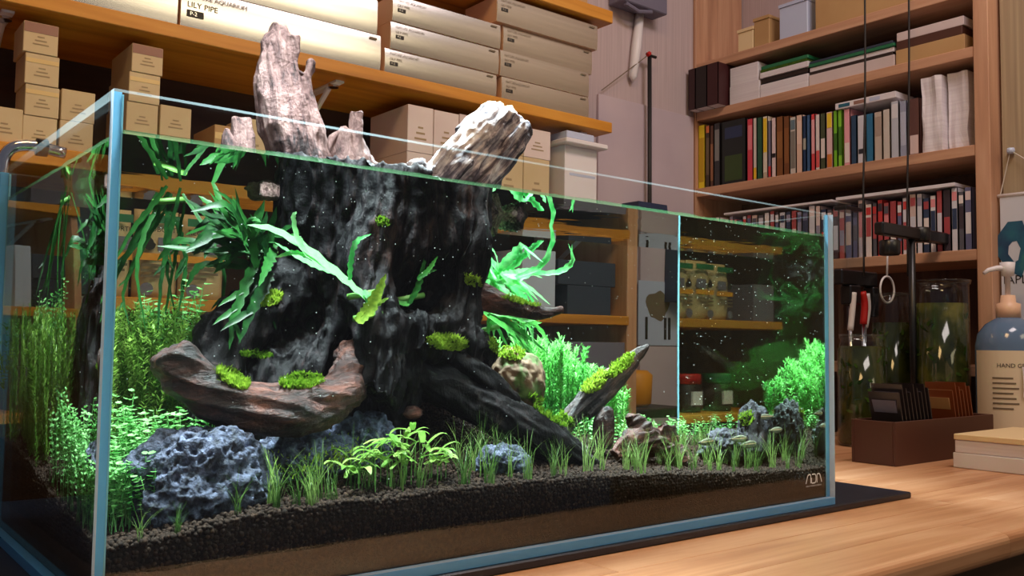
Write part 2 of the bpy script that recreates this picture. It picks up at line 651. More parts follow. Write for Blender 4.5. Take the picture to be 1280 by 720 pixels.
def crom(pts, n):
    """smooth curve through points"""
    P = [Vector(p) for p in pts]
    P = [P[0] * 2 - P[1]] + P + [P[-1] * 2 - P[-2]]
    out = []
    segs = len(P) - 3
    for i in range(n + 1):
        s = i / n * segs
        k = min(int(s), segs - 1)
        t = s - k
        a, b, c, d = P[k:k + 4]
        out.append(0.5 * ((2 * b) + (c - a) * t + (2 * a - 5 * b + 4 * c - d) * t * t + (3 * b - a - 3 * c + d) * t ** 3))
    return out


_txt = {}


def text_geo(s, size):
    """flat lettering: list of verts (x, y) and faces"""
    cu = bpy.data.curves.new('lettering', 'FONT')
    cu.body = s
    cu.size = size
    cu.resolution_u = 2
    o = bpy.data.objects.new('lettering', cu)
    COL.objects.link(o)
    dg = bpy.context.evaluated_depsgraph_get()
    me = bpy.data.meshes.new_from_object(o.evaluated_get(dg))
    v = [(p.co.x, p.co.y) for p in me.vertices]
    f = [list(q.vertices) for q in me.polygons]
    bpy.data.objects.remove(o)
    bpy.data.curves.remove(cu)
    bpy.data.meshes.remove(me)
    return v, f


def text_front(name, s, size, x, y, z, mat, parent=None, tilt=0.0):
    """lettering on a face that looks towards -Y"""
    v, f = text_geo(s, size)
    c, sn = math.cos(tilt), math.sin(tilt)
    return mk(name, [(x + p[0] * c - p[1] * sn, y, z + p[0] * sn + p[1] * c) for p in v], f, mat, parent)


def text_side(name, s, size, x, y, z, mat, parent=None):
    """lettering on a face that looks towards -X"""
    v, f = text_geo(s, size)
    return mk(name, [(x, y - p[0], z + p[1]) for p in v], f, mat, parent)


# ================================================================== THE SETTING
tag(box('wall_back', -2.2, 3.2, 1.50, 1.58, -0.9, 2.6, 'wall'), kind='structure')
tag(box('wall_right', 2.90, 2.98, 0.36, 1.50, -0.9, 2.6, 'wall'), kind='structure')
tag(box('wall_right_front', 2.66, 2.98, -2.0, 0.335, -0.9, 2.6, 'beige_wall'), kind='structure')
tag(box('floor', -2.2, 3.2, -3.2, 1.58, -0.95, -0.9, 'floor'), kind='structure')

# ---- back wall shelves
YS = 1.15
S1, S2, S3, S0, S4 = 0.972, 0.656, 0.350, 1.333, 0.06


def shelf(label, x0, x1, ztop, th=0.033, name='wall_shelf'):
    t = thing(name, label, 'shelf', ((x0 + x1) / 2, 1.32, ztop - th), 'pine wall shelves')
    box('board', x0, x1, YS, 1.498, ztop - th, ztop, 'shelf', t, 0.002)
    return t


sh_top = shelf('pine wall shelf above the stacks of silver boxes', 1.05, 1.795, S0, 0.040)
sh1 = shelf('long pine wall shelf carrying the silver pipe boxes', -0.9, 1.795, S1)
sh2 = shelf('long pine wall shelf carrying the small cream cartons', -0.9, 1.70, S2, 0.038)
sh3 = shelf('pine wall shelf behind the tank carrying printed soil bags', 0.03, 1.66, S3, 0.026)
sh4 = shelf('low pine wall shelf behind the tank carrying red and green canisters', 0.03, 1.66, S4, 0.026)


def bracket(sh, x, z):
    g = join(boxg(x - 0.012, x + 0.012, 1.20, 1.495, z - 0.006, z - 0.0005), boxg(x - 0.012, x + 0.012, 1.482, 1.496, z - 0.20, z - 0.006),
             tubeg([(x, 1.26, z - 0.008), (x, 1.485, z - 0.15)], 0.007, 8))
    box_ = mk('bracket', g[0], g[1], 'white', sh)
    bx2 = tubeg([(x, 1.236, z - 0.012), (x, 1.236, z - 0.003)], 0.014, 12)
    mk('bolt', bx2[0], bx2[1], 'steel', box_)


for xx in (0.10, 0.86, 1.72):
    bracket(sh1, xx, S1 - 0.033)
bracket(sh_top, 1.74, S0 - 0.040)
bracket(sh2, 1.62, S2 - 0.038)
up = tag(mk('shelf_end_panel', *boxg(1.662, 1.70, 1.16, 1.498, -0.25, 0.617, 0.002), 'bookcase_z'),
         'pale wooden end panel of the shelves behind the tank', 'panel')
tag(mk('shelf_shade_panel', *boxg(-0.9, 1.60, 1.488, 1.499, S4 - 0.3, S1 - 0.034), 'shelf_shade'),  # dark sheet added where the space under the shelf is unlit
    'added dark panel standing for shade behind the cream cartons', 'panel')

# ---- bookcase on the right
bc = thing('bookcase', 'pale wooden bookcase in the corner full of books and paper', 'bookcase', (2.74, 0.9, -0.9))
BX0, BX1 = 2.60, 2.895
for k, zt in enumerate((1.405, 1.205, 0.897, 0.575, 0.22)):
    box('shelf_board', BX0, BX1, 0.39, 1.483, zt - 0.034, zt, 'bookcase_y', bc, 0.002)
box('upright', BX0 - 0.003, BX1, 0.344, 0.389, -0.9, 2.2, 'bookcase_z', bc, 0.002)
box('upright', BX0 - 0.003, BX1, 1.4835, 1.499, -0.9, 2.2, 'bookcase_z', bc, 0.002)
box('back_board', BX1 + 0.0005, BX1 + 0.004, 0.345, 1.498, -0.9, 1.40, 'bookcase_dark', bc)

# ---- table
tb = thing('worktable', 'long pine worktable of laminated planks under the tank', 'table', (0.9, 0.25, -0.9))
TZ = -0.012
TY0, TY1, NP = -0.262, 0.83, 12
pw = (TY1 - TY0) / NP
for k in range(NP):
    y0 = TY0 + k * pw
    xs = [-1.1, 0.15 + 0.55 * ((k * 7) % 5) / 5, 1.25 + 0.4 * ((k * 3) % 4) / 4, 2.58]
    for j in range(3):
        bev = 0.0007
        if k == 0:
            g = boxg(xs[j] + 0.0002, xs[j + 1] - 0.0002, y0, y0 + pw - 0.0003, TZ - 0.042, TZ)
            bm = bmesh.new()
            vs = [bm.verts.new(p) for p in g[0]]
            for q in g[1]:
                bm.faces.new([vs[i] for i in q])
            ed = [e for e in bm.edges if abs(e.verts[0].co.y - y0) < 1e-5 and abs(e.verts[1].co.y - y0) < 1e-5 and abs(e.verts[0].co.z - e.verts[1].co.z) < 1e-5]
            bmesh.ops.bevel(bm, geom=ed, offset=0.014, segments=5, affect='EDGES', profile=0.5)
            bm.verts.index_update()
            g = ([tuple(v.co) for v in bm.verts], [[v.index for v in f.verts] for f in bm.faces])
            bm.free()
            mk('plank', g[0], g[1], 'table', tb)
        else:
            mk('plank', *boxg(xs[j] + 0.0002, xs[j + 1] - 0.0002, y0 + 0.0003, y0 + pw - 0.0003, TZ - 0.042, TZ, bev), 'table', tb)
box('apron', -1.05, 2.5, -0.215, -0.19, -0.24, TZ - 0.0425, 'table_dark', tb, 0.002)
box('cabinet_body', -1.05, 2.5, -0.185, 0.80, -0.9, TZ - 0.0425, 'table_dark', tb, 0.002)

tag(mk('tank_mat', *boxg(-1.05, 1.44, -0.006, 0.80, TZ, -0.0005, 0.002), 'mat'),
    'black mat laid under the glass tank on the table', 'mat')

# ================================================================== AQUARIUM GLASS
tk = thing('aquarium_tank', 'large rimless glass aquarium standing on the black mat', 'aquarium', (TW / 2, TD / 2, 0))


def pane(x0, x1, y0, y1, z0, z1, big, name='pane'):
    """glass sheet: faces across the axis 'big' are clear, the rest are edges"""
    v, f = boxg(x0, x1, y0, y1, z0, z1)
    ax = {'X': (0, 1), 'Y': (2, 3), 'Z': (4, 5)}[big]
    fm = [0 if k in ax else 1 for k in range(6)]
    fm[5] = 2
    return mk(name, v, f, ['pane', 'edge', 'rim'], tk, fm=fm)


pf = pane(0, TW, 0, TG, 0.012, TH, 'Y')
pf.data.materials[1] = M['edge_white']
pane(0, TW, TD - TG, TD, 0.012, TH, 'Y')
pane(0, TG, TG + 0.0002, TD - TG - 0.0002, 0.012, TH, 'X')
pane(TW - TG, TW, TG + 0.0002, TD - TG - 0.0002, 0.012, TH, 'X')
mk('bottom_pane', *boxg(0, TW, 0, TD, 0, 0.0118), 'edge', tk)
for (cx, cy, sx, sy) in ((TG, TG, 1, 1), (TW - TG, TG, -1, 1), (TG, TD - TG, 1, -1), (TW - TG, TD - TG, -1, -1)):
    r_ = 0.0035 if cy > 0.3 else 0.0018
    v = [(cx + sx * a, cy + sy * b_, z) for z in (0.0125, TH - 0.002) for a, b_ in ((0.0002, 0.0002), (r_, 0.0002), (0.0002, r_))]
    mk('silicone_joint', v, [(0, 1, 2), (3, 5, 4), (0, 3, 4, 1), (1, 4, 5, 2), (2, 5, 3, 0)], 'silicone', tk)

# maker's sticker on the front pane: slanted strokes with rounded tops, a line of small print below
stk = []


def stroke(pts, w):
    V, Fc = [], []
    n = len(pts)
    for i, p in enumerate(pts):
        a, b = pts[max(i - 1, 0)], pts[min(i + 1, n - 1)]
        dx, dy = b[0] - a[0], b[1] - a[1]
        L = math.hypot(dx, dy)
        nx, ny = -dy / L * w / 2, dx / L * w / 2
        V += [(p[0] + nx, p[1] + ny), (p[0] - nx, p[1] - ny)]
    for i in range(n - 1):
        Fc.append((2 * i, 2 * i + 1, 2 * i + 3, 2 * i + 2))
    return V, Fc


st0 = onY(1007, 608, 0)
sx_, sz_ = st0.x, st0.z
u = 0.0145
glyphs = [[(0, 0), (0.32, 0.8), (0.42, 0.93), (0.56, 1.0), (0.8, 1.0), (0.92, 0.93), (0.95, 0.8), (0.95, 0)],
          [(1.2, 1.0), (1.75, 1.0), (1.92, 0.9), (2.0, 0.7), (2.0, 0.3), (1.92, 0.1), (1.75, 0), (1.2, 0), (1.1, 0.1), (1.1, 0.62)],
          [(2.2, 0), (2.2, 0.8), (2.24, 0.93), (2.36, 1.0), (2.6, 1.0), (2.74, 0.93), (2.84, 0.8), (3.15, 0)]]
allg = []
for g in glyphs:
    V, Fc = stroke(g, 0.15)
    allg.append(([(sx_ + p[0] * u, -0.0008, sz_ + 0.004 + p[1] * u) for p in V], Fc))
tv, tf = text_geo('AQUA DESIGN AMANO', 0.0042)
allg.append(([(sx_ + p[0], -0.0008, sz_ - 0.0015 + p[1] * 0.8) for p in tv], tf))
g = join(*allg)
mk('maker_sticker', g[0], g[1], 'sticker', tk)

# water body: refracting sides, mirror underside
WI = TG + 0.0006
wv, wf = boxg(WI, TW - WI, WI, TD - WI, 0.0124, WL)
wat = mk('tank_water', wv, wf, ['water', 'watertop', 'waterdim'], None, fm=[0, 2, 0, 0, 0, 1])
bm = bmesh.new()
bm.from_mesh(wat.data)
bmesh.ops.recalc_face_normals(bm, faces=bm.faces[:])
bm.to_mesh(wat.data)
bm.free()
mv, mf = [], []
for (ax, a0, a1, c, sg) in (('X', WI, TW - WI, WI, 1), ('X', WI, TW - WI, TD - WI, -1), ('Y', WI, TD - WI, WI, 1), ('Y', WI, TD - WI, TW - WI, -1)):
    nseg = 60
    n0 = len(mv)
    for i_ in range(nseg + 1):
        a = a0 + (a1 - a0) * i_ / nseg
        for o_, z_ in ((0.0002, 0.0042), (0.0008, 0.0018), (0.0022, 0.0005), (0.0045, 0.0001)):
            wob = 1 + 0.5 * noise.noise(Vector((a * 25, c * 9, 1)))
            p = (a, c + sg * o_, WL + z_ * wob) if ax == 'X' else (c + sg * o_, a, WL + z_ * wob)
            mv.append(p)
    for i_ in range(nseg):
        for k_ in range(3):
            q = n0 + i_ * 4 + k_
            mf.append((q, q + 1, q + 5, q + 4))
mk('meniscus', mv, mf, 'meniscus', wat, True)
tag(wat, 'clear water filling the glass aquarium', 'water', kind='stuff')

# ================================================================== SUBSTRATE
def sstep(a, b, x):
    t = min(1, max(0, (x - a) / (b - a)))
    return t * t * (3 - 2 * t)


def soil(x, y):
    fr = 0.072 + 0.018 * sstep(0.0, 0.2, x) - 0.028 * sstep(0.55, 1.15, x)
    rise = (0.055 - 0.02 * sstep(0.5, 1.1, x)) * sstep(0.02, 0.5, y)
    mound = 0.085 * math.exp(-((x - 0.42) / 0.17) ** 2 - ((y - 0.33) / 0.16) ** 2)
    return fr + rise + mound + 0.004 * noise.noise(Vector((x * 14, y * 14, 3)))


sub = thing('aquarium_substrate', 'dark aquarium soil sloping up from the front glass', 'soil', (0.6, 0.28, 0.013))
LX0, LX1, LY0, LY1 = 0.0125, TW - 0.0125, 0.0125, TD - 0.0125
PZ = 0.047


def sheet(name, zf, zb, nx, ny, mat, inset=0.0):
    V, Fc = [], []
    xs = [LX0 + inset + (LX1 - LX0 - 2 * inset) * i / nx for i in range(nx + 1)]
    ys = [LY0 + inset + (LY1 - LY0 - 2 * inset) * j / ny for j in range(ny + 1)]
    for y in ys:
        for x in xs:
            V.append((x, y, zf(x, y)))
    n = nx + 1
    for j in range(ny):
        for i in range(nx):
            a = j * n + i
            Fc.append((a, a + 1, a + 1 + n, a + n))
    rim = [i for i in range(n)] + [j * n + nx for j in range(1, ny + 1)] + [ny * n + i for i in range(nx - 1, -1, -1)] + [j * n for j in range(ny - 1, 0, -1)]
    base = len(V)
    for k in rim:
        V.append((V[k][0], V[k][1], zb))
    L = len(rim)
    for k in range(L):
        a, b = rim[k], rim[(k + 1) % L]
        Fc.append((b, a, base + k, base + (k + 1) % L))
    Fc.append(tuple(base + k for k in range(L)))
    o = mk(name, V, Fc, mat, sub)
    o.data.polygons.foreach_set('use_smooth', [k < nx * ny for k in range(len(Fc))])
    return o


sheet('powder_layer', lambda x, y: PZ + 0.003 * noise.noise(Vector((x * 20, y * 20, 0))), 0.0128, 80, 20, 'powder')
sheet('soil_bed', lambda x, y: soil(x, y) - 0.004, PZ - 0.006, 110, 54, 'soil', 0.003)

# granules: a shell of them along the front and left glass and over the top
rng = np.random.default_rng(4)
bm = bmesh.new()
bmesh.ops.create_icosphere(bm, subdivisions=1, radius=1.0)
IV = np.array([v.co[:] for v in bm.verts])
IF = np.array([[v.index for v in f.verts] for f in bm.faces])
bm.free()


def scatter_mesh(name, P, R, mat, parent, jitter=0.25):
    n = len(P)
    sc_ = R[:, None, None] * (1 + jitter * (rng.random((n, 1, 3)) - 0.5) * 2)
    th = rng.random(n) * 6.283
    c, s = np.cos(th), np.sin(th)
    V = IV[None] * sc_
    V = np.stack([V[..., 0] * c[:, None] - V[..., 2] * s[:, None], V[..., 1], V[..., 0] * s[:, None] + V[..., 2] * c[:, None]], -1)
    V = (V + P[:, None, :]).reshape(-1, 3)
    Fc = (IF[None] + (np.arange(n) * len(IV))[:, None, None]).reshape(-1, 3)
    me = bpy.data.meshes.new(name)
    me.vertices.add(len(V))
    me.vertices.foreach_set('co', V.astype(np.float32).ravel())
    me.loops.add(len(Fc) * 3)
    me.loops.foreach_set('vertex_index', Fc.astype(np.int32).ravel())
    me.polygons.add(len(Fc))
    me.polygons.foreach_set('loop_start', np.arange(0, len(Fc) * 3, 3, dtype=np.int32))
    me.polygons.foreach_set('use_smooth', np.ones(len(Fc), dtype=bool))
    me.update()
    me.validate()
    return link_mesh(name, me, mat, parent)


gp, gr = [], []
for x in np.arange(LX0 + 0.002, LX1, 0.0054):
    for z in np.arange(PZ - 0.001, 0.13, 0.0050):
        xx = x + rng.uniform(-0.002, 0.002)
        if z < soil(xx, 0.014):
            gp.append((xx, LY0 + 0.0028 + rng.uniform(0, 0.0012), z + rng.uniform(-0.0014, 0.0014)))
            gr.append(rng.uniform(0.0022, 0.0034))
for y in np.arange(LY0 + 0.002, LY1, 0.0054):
    for z in np.arange(PZ - 0.001, 0.16, 0.0050):
        if z < soil(0.014, y):
            gp.append((LX0 + 0.0028 + rng.uniform(0, 0.0012), y + rng.uniform(-0.002, 0.002), z + rng.uniform(-0.0014, 0.0014)))
            gr.append(rng.uniform(0.0022, 0.0034))
for y in np.arange(LY0 + 0.003, 0.47, 0.0056):
    for x in np.arange(LX0 + 0.003, LX1 - 0.003, 0.0056):
        xx, yy = x + rng.uniform(-0.0022, 0.0022), y + rng.uniform(-0.0022, 0.0022)
        xx, yy = min(max(xx, LX0 + 0.003), LX1 - 0.003), max(yy, LY0 + 0.003)
        gp.append((xx, yy, soil(xx, yy) - 0.0015 + rng.uniform(-0.001, 0.002)))
        gr.append(rng.uniform(0.0023, 0.0036))
tag(scatter_mesh('soil_granules', np.array(gp), np.array(gr), 'granule', sub), kind='stuff')

# ================================================================== DRIFTWOOD
WOODS = []


def wood(name, paths, voxel, disp, grain, seed, mat, parent, sides=14, flat=None):
    bm = bmesh.new()
    for pts in paths:
        P = [Vector(p[:3]) for p in pts]
        R = [p[3] for p in pts]
        n = max(4, len(P) * 5)
        cp = crom(P, n)
        cr = [q.x for q in crom([Vector((r, 0, 0)) for r in R], n)]
        v, f = tubeg(cp, [max(0.002, r) for r in cr], sides)
        if flat:
            ax, k, c0 = flat
            v = [Vector(p) for p in v]
            for p in v:
                p[ax] = c0 + (p[ax] - c0) * k
        bv = [bm.verts.new(p) for p in v]
        for q in f:
            try:
                bm.faces.new([bv[i] for i in q])
            except ValueError:
                pass
    bmesh.ops.recalc_face_normals(bm, faces=bm.faces[:])
    me = bpy.data.meshes.new('raw_wood')
    bm.to_mesh(me)
    bm.free()
    tmp = bpy.data.objects.new('raw_wood', me)
    COL.objects.link(tmp)
    md = tmp.modifiers.new('remesh', 'REMESH')
    md.mode = 'VOXEL'
    md.voxel_size = voxel
    md.use_smooth_shade = True
    sm = tmp.modifiers.new('smooth', 'SMOOTH')
    sm.iterations = 4
    dg = bpy.context.evaluated_depsgraph_get()
    m2 = bpy.data.meshes.new_from_object(tmp.evaluated_get(dg))
    m2.name = name
    bpy.data.objects.remove(tmp)
    bpy.data.meshes.remove(me)
    g = Vector(grain).normalized()
    off = Vector((seed * 3.3, seed * 1.7, seed * 2.9))
    m2.update()
    nrm = [v.normal.copy() for v in m2.vertices]
    for v, nn in zip(m2.vertices, nrm):
        p = v.co
        al = g * p.dot(g)
        q = (p - al) + al * 0.16
        a = noise.noise(q * 26 + off)
        b = abs(noise.noise(q * 52 + off * 2))
        c = noise.noise(p * 14 + off)
        d = abs(noise.noise(q * 110 + off * 3))
        e = abs(noise.noise(p * 38 + off * 5))
        v.co = p + nn * disp * (0.6 * a - 1.3 * b + 0.8 * c - 0.6 * d - 0.5 * e + 0.45)
    m2.polygons.foreach_set('use_smooth', [True] * len(m2.polygons))
    m2.materials.clear()
    m2.update()
    o = link_mesh(name, m2, mat, parent)
    WOODS.append(o)
    return o


def wp(x, y, Y, r):
    p = inw(x, y, Y)
    return (p.x, p.y, p.z, r)


def ap(x, y, Y, r):
    p = onY(x, y, Y)
    return (p.x, p.y, p.z, r)


dw = thing('driftwood_stump', 'huge dark driftwood stump rising out of the water with arching roots', 'driftwood', (0.42, 0.3, 0.15))
wood('trunk', [
    [(0.40, 0.36, 0.13, 0.11), (0.41, 0.35, 0.22, 0.11), (0.415, 0.325, 0.30, 0.125), (0.415, 0.305, 0.38, 0.143), (0.42, 0.30, 0.45, 0.155), (0.425, 0.30, 0.505, 0.145)],
    # left buttress, a broad rounded mass with a hollow in front
    [(0.38, 0.31, 0.365, 0.06), (0.30, 0.30, 0.33, 0.052), (0.225, 0.29, 0.290, 0.045), (0.190, 0.28, 0.235, 0.038), (0.19, 0.26, 0.16, 0.042)],
    [(0.36, 0.36, 0.29, 0.085), (0.28, 0.33, 0.25, 0.075), (0.24, 0.32, 0.19, 0.065), (0.23, 0.31, 0.13, 0.06)],
    [(0.35, 0.30, 0.24, 0.07), (0.28, 0.285, 0.21, 0.065), (0.235, 0.275, 0.18, 0.05)],
    [(0.36, 0.30, 0.16, 0.075), (0.28, 0.27, 0.15, 0.06), (0.21, 0.25, 0.14, 0.04)],
    [(0.36, 0.24, 0.33, 0.035), (0.31, 0.235, 0.265, 0.02), (0.285, 0.225, 0.22, 0.016), (0.265, 0.215, 0.17, 0.018)],
    # ridge down the front that turns into the left root
    [(0.37, 0.19, 0.44, 0.04), (0.345, 0.175, 0.36, 0.036), (0.355, 0.155, 0.29, 0.034), (0.36, 0.14, 0.235, 0.036), (0.345, 0.14, 0.20, 0.034)],
    [(0.37, 0.16, 0.29, 0.035), (0.40, 0.18, 0.23, 0.035), (0.39, 0.21, 0.16, 0.035), (0.385, 0.23, 0.11, 0.035)],
    # right shoulder that arches over the dark hollow
    [(0.50, 0.22, 0.47, 0.05), (0.50, 0.20, 0.37, 0.036), (0.485, 0.185, 0.30, 0.038), (0.45, 0.165, 0.275, 0.034), (0.40, 0.155, 0.28, 0.034)],
    [(0.47, 0.17, 0.285, 0.032), (0.51, 0.18, 0.262, 0.032), (0.54, 0.20, 0.245, 0.022)],
    [(0.545, 0.30, 0.49, 0.04), (0.53, 0.30, 0.40, 0.035), (0.54, 0.31, 0.28, 0.035), (0.53, 0.33, 0.13, 0.035)],
    [(0.58, 0.30, 0.475, 0.022), (0.57, 0.30, 0.44, 0.02), (0.54, 0.30, 0.39, 0.02)],
], 0.0036, 0.014, (0.1, 0, 1), 1, 'wet', dw)
wood('root', [[wp(213, 437, 0.115, 0.020), wp(222, 452, 0.115, 0.025), wp(250, 482, 0.115, 0.027), wp(298, 507, 0.115, 0.029), wp(360, 512, 0.115, 0.031), wp(410, 503, 0.125, 0.031), wp(438, 478, 0.145, 0.028), wp(440, 440, 0.19, 0.024)]],
     0.0032, 0.007, (1, 0, -0.3), 2, 'wetred', dw)
wood('root', [[wp(470, 430, 0.20, 0.034), wp(520, 462, 0.185, 0.031), wp(590, 497, 0.16, 0.033), wp(660, 535, 0.14, 0.032), wp(715, 565, 0.125, 0.024), wp(755, 590, 0.115, 0.012)]],
     0.0032, 0.007, (1, 0, -0.5), 3, 'wet', dw)
wood('root', [[wp(545, 432, 0.19, 0.018), wp(575, 455, 0.165, 0.019), wp(610, 475, 0.15, 0.016), wp(650, 503, 0.14, 0.006)]],
     0.0026, 0.006, (1, 0, -0.5), 4, 'wet', dw)
wood('branch', [[wp(525, 368, 0.22, 0.036), wp(580, 366, 0.205, 0.028), wp(620, 376, 0.19, 0.019), wp(655, 388, 0.175, 0.0135), wp(685, 391, 0.165, 0.0085), wp(706, 387, 0.16, 0.004)]],
     0.0022, 0.0035, (1, 0, -0.3), 5, 'wetred', dw)
# the dry part above the water
wood('spire', [
    [(0.350, 0.30, 0.45, 0.050), (0.326, 0.30, 0.52, 0.042), (0.303, 0.30, 0.575, 0.036), (0.288, 0.30, 0.63, 0.030), (0.288, 0.30, 0.675, 0.022), (0.296, 0.30, 0.708, 0.010)],
    [(0.322, 0.288, 0.55, 0.022), (0.310, 0.288, 0.63, 0.015), (0.309, 0.288, 0.695, 0.009)],
    [(0.362, 0.30, 0.48, 0.030), (0.340, 0.295, 0.57, 0.018), (0.331, 0.295, 0.625, 0.011), (0.341, 0.295, 0.668, 0.009)],
], 0.0026, 0.007, (-0.15, 0, 1), 6, 'dry', dw)
wood('spire_splinter', [[(0.250, 0.32, 0.45, 0.022), (0.252, 0.32, 0.53, 0.018), (0.250, 0.32, 0.575, 0.012)],
                        [(0.232, 0.31, 0.46, 0.012), (0.228, 0.31, 0.53, 0.008), (0.226, 0.31, 0.555, 0.004)]], 0.0024, 0.005, (0, 0, 1), 7, 'dry', dw)
wood('knob', [[(0.40, 0.30, 0.47, 0.030), (0.405, 0.30, 0.54, 0.022), (0.402, 0.30, 0.568, 0.017)],
              [(0.43, 0.30, 0.50, 0.024), (0.418, 0.295, 0.56, 0.013), (0.414, 0.295, 0.597, 0.009), (0.416, 0.295, 0.606, 0.010)],
              [(0.455, 0.30, 0.50, 0.026), (0.43, 0.30, 0.54, 0.016)],
              [(0.46, 0.30, 0.46, 0.03), (0.46, 0.30, 0.515, 0.02)],
              [(0.365, 0.30, 0.53, 0.012), (0.39, 0.295, 0.568, 0.008), (0.41, 0.295, 0.565, 0.008)]], 0.0024, 0.007, (0.2, 0, 1), 8, 'dry', dw)
wood('log_end', [
    [(0.555, 0.30, 0.45, 0.055), (0.595, 0.30, 0.53, 0.047), (0.640, 0.30, 0.585, 0.040), (0.690, 0.30, 0.632, 0.033), (0.702, 0.30, 0.645, 0.030)],
    [(0.60, 0.285, 0.46, 0.05), (0.65, 0.285, 0.545, 0.034), (0.695, 0.285, 0.605, 0.030), (0.725, 0.285, 0.632, 0.024)],
    [(0.64, 0.32, 0.60, 0.03), (0.68, 0.32, 0.645, 0.024), (0.70, 0.32, 0.652, 0.020)],
    [(0.57, 0.30, 0.48, 0.045), (0.535, 0.295, 0.525, 0.022), (0.508, 0.295, 0.535, 0.012)],
], 0.0028, 0.010, (0.7, 0, 0.75), 9, 'drypale', dw)

dg = bpy.context.evaluated_depsgraph_get()


def loose_wood(name, paths, label, seed, mat, grain, voxel=0.0022, disp=0.005):
    o = wood(name, paths, voxel, disp, grain, seed, mat, None)
    return tag(o, label, 'driftwood')


loose_wood('driftwood_stick', [[wp(700, 548, 0.22, 0.014), wp(716, 522, 0.22, 0.018), wp(745, 490, 0.22, 0.022), wp(775, 465, 0.22, 0.014), wp(800, 443, 0.22, 0.010), wp(812, 433, 0.22, 0.003)],
                               [wp(735, 520, 0.21, 0.012), wp(770, 484, 0.21, 0.011), wp(798, 452, 0.215, 0.005)]],
           'mossy driftwood stick pointing up behind the right root', 11, 'wetgrey', (0.8, 0, 0.6))
loose_wood('driftwood_stub', [[wp(757, 560, 0.19, 0.014), wp(757, 530, 0.19, 0.017), wp(761, 510, 0.19, 0.011)]],
           'short upright driftwood stub between stick and knotty chunk', 12, 'wetred', (0, 0, 1))
loose_wood('driftwood_chunk', [[wp(800, 562, 0.15, 0.02), wp(805, 540, 0.15, 0.022), wp(792, 522, 0.15, 0.010), wp(790, 514, 0.15, 0.007)],
                               [wp(815, 560, 0.15, 0.02), wp(835, 548, 0.15, 0.017), wp(828, 530, 0.15, 0.012)],
                               [wp(770, 572, 0.14, 0.012), wp(790, 556, 0.14, 0.018), wp(815, 550, 0.14, 0.022), wp(838, 562, 0.14, 0.018), wp(862, 576, 0.14, 0.012)], [wp(845, 552, 0.15, 0.012), wp(838, 534, 0.15, 0.012)]],
           'knotty reddish driftwood chunk lying in the grass', 13, 'wetred', (1, 0, 0.2), 0.0022, 0.011)
loose_wood('driftwood_cone', [[wp(948, 572, 0.13, 0.030), wp(948, 548, 0.14, 0.022), wp(947, 530, 0.14, 0.011), wp(951, 516, 0.14, 0.007)]],
           'dark pointed driftwood cone near the right glass', 14, 'wet', (0, 0, 1))


# ------------------------------------------------------------------ rocks
ROCKS = []


def rock(name, label, c, rad, seed, mat, pits=True, sub_=5, rough=0.22):
    bm = bmesh.new()
    bmesh.ops.create_icosphere(bm, subdivisions=sub_, radius=1)
    off = Vector((seed * 2.1, seed * 4.3, seed))
    for v in bm.verts:
        p = v.co.copy()
        k = 1 + rough * noise.noise(p * 1.3 + off) + rough * 0.7 * noise.noise(p * 3 + off) + 0.07 * noise.noise(p * 7 + off)
        w = Vector((p.x * rad[0], p.y * rad[1], p.z * rad[2])) * k
        if pits:
            d = noise.voronoi(w * 78 + off)[0][0]
            d2 = noise.voronoi(w * 190 + off)[0][0]
            k2 = -0.010 * min(1, 2.2 * max(0, 0.40 - d) / 0.40) - 0.0045 * min(1, 2 * max(0, 0.40 - d2) / 0.40) + 0.003 * noise.noise(w * 120 + off)
            w = w + p * k2
        v.co = w
    me = bpy.data.meshes.new(name)
    bm.to_mesh(me)
    bm.free()
    me.polygons.foreach_set('use_smooth', [True] * len(me.polygons))
    o = link_mesh(name, me, mat)
    o.location = c
    ROCKS.append(o)
    return tag(o, label, 'rock', 'lava rocks' if mat.startswith('lava') else None)


rock('lava_rock', 'big pitted blue-grey lava rock in the front left corner', (0.125, 0.105, 0.112), (0.078, 0.052, 0.066), 1, 'lava', sub_=6)
rock('lava_rock', 'low lava rock under the arching left root', (0.265, 0.165, 0.125), (0.060, 0.045, 0.040), 2, 'lava')
rock('lava_rock', 'lava rock behind the broad-leaved plant beside the root', (0.345, 0.175, 0.135), (0.045, 0.035, 0.045), 3, 'lava')
rock('lava_rock', 'small lava rock at the foot of the sloping right root', (0.52, 0.095, 0.108), (0.042, 0.026, 0.026), 4, 'lava')
rock('lava_rock', 'flat lava rock beside the dark pointed wood cone', (1.03, 0.17, 0.098), (0.060, 0.04, 0.030), 5, 'lavadark')
rock('lava_rock', 'dark lava rock leaning at the right glass', (1.135, 0.215, 0.115), (0.036, 0.04, 0.055), 6, 'lavadark')
rock('tan_rock', 'tan mossy rock wedged behind the right root', (0.648, 0.30, 0.205), (0.052, 0.045, 0.055), 8, 'tanrock', False, 5, 0.12)
rock('tan_pebble', 'small rust-brown stone on the soil behind the bright plant', (inw(518, 516, 0.16).x, 0.16, inw(518, 516, 0.16).z), (0.014, 0.010, 0.009), 9, 'wetred', False, 3)


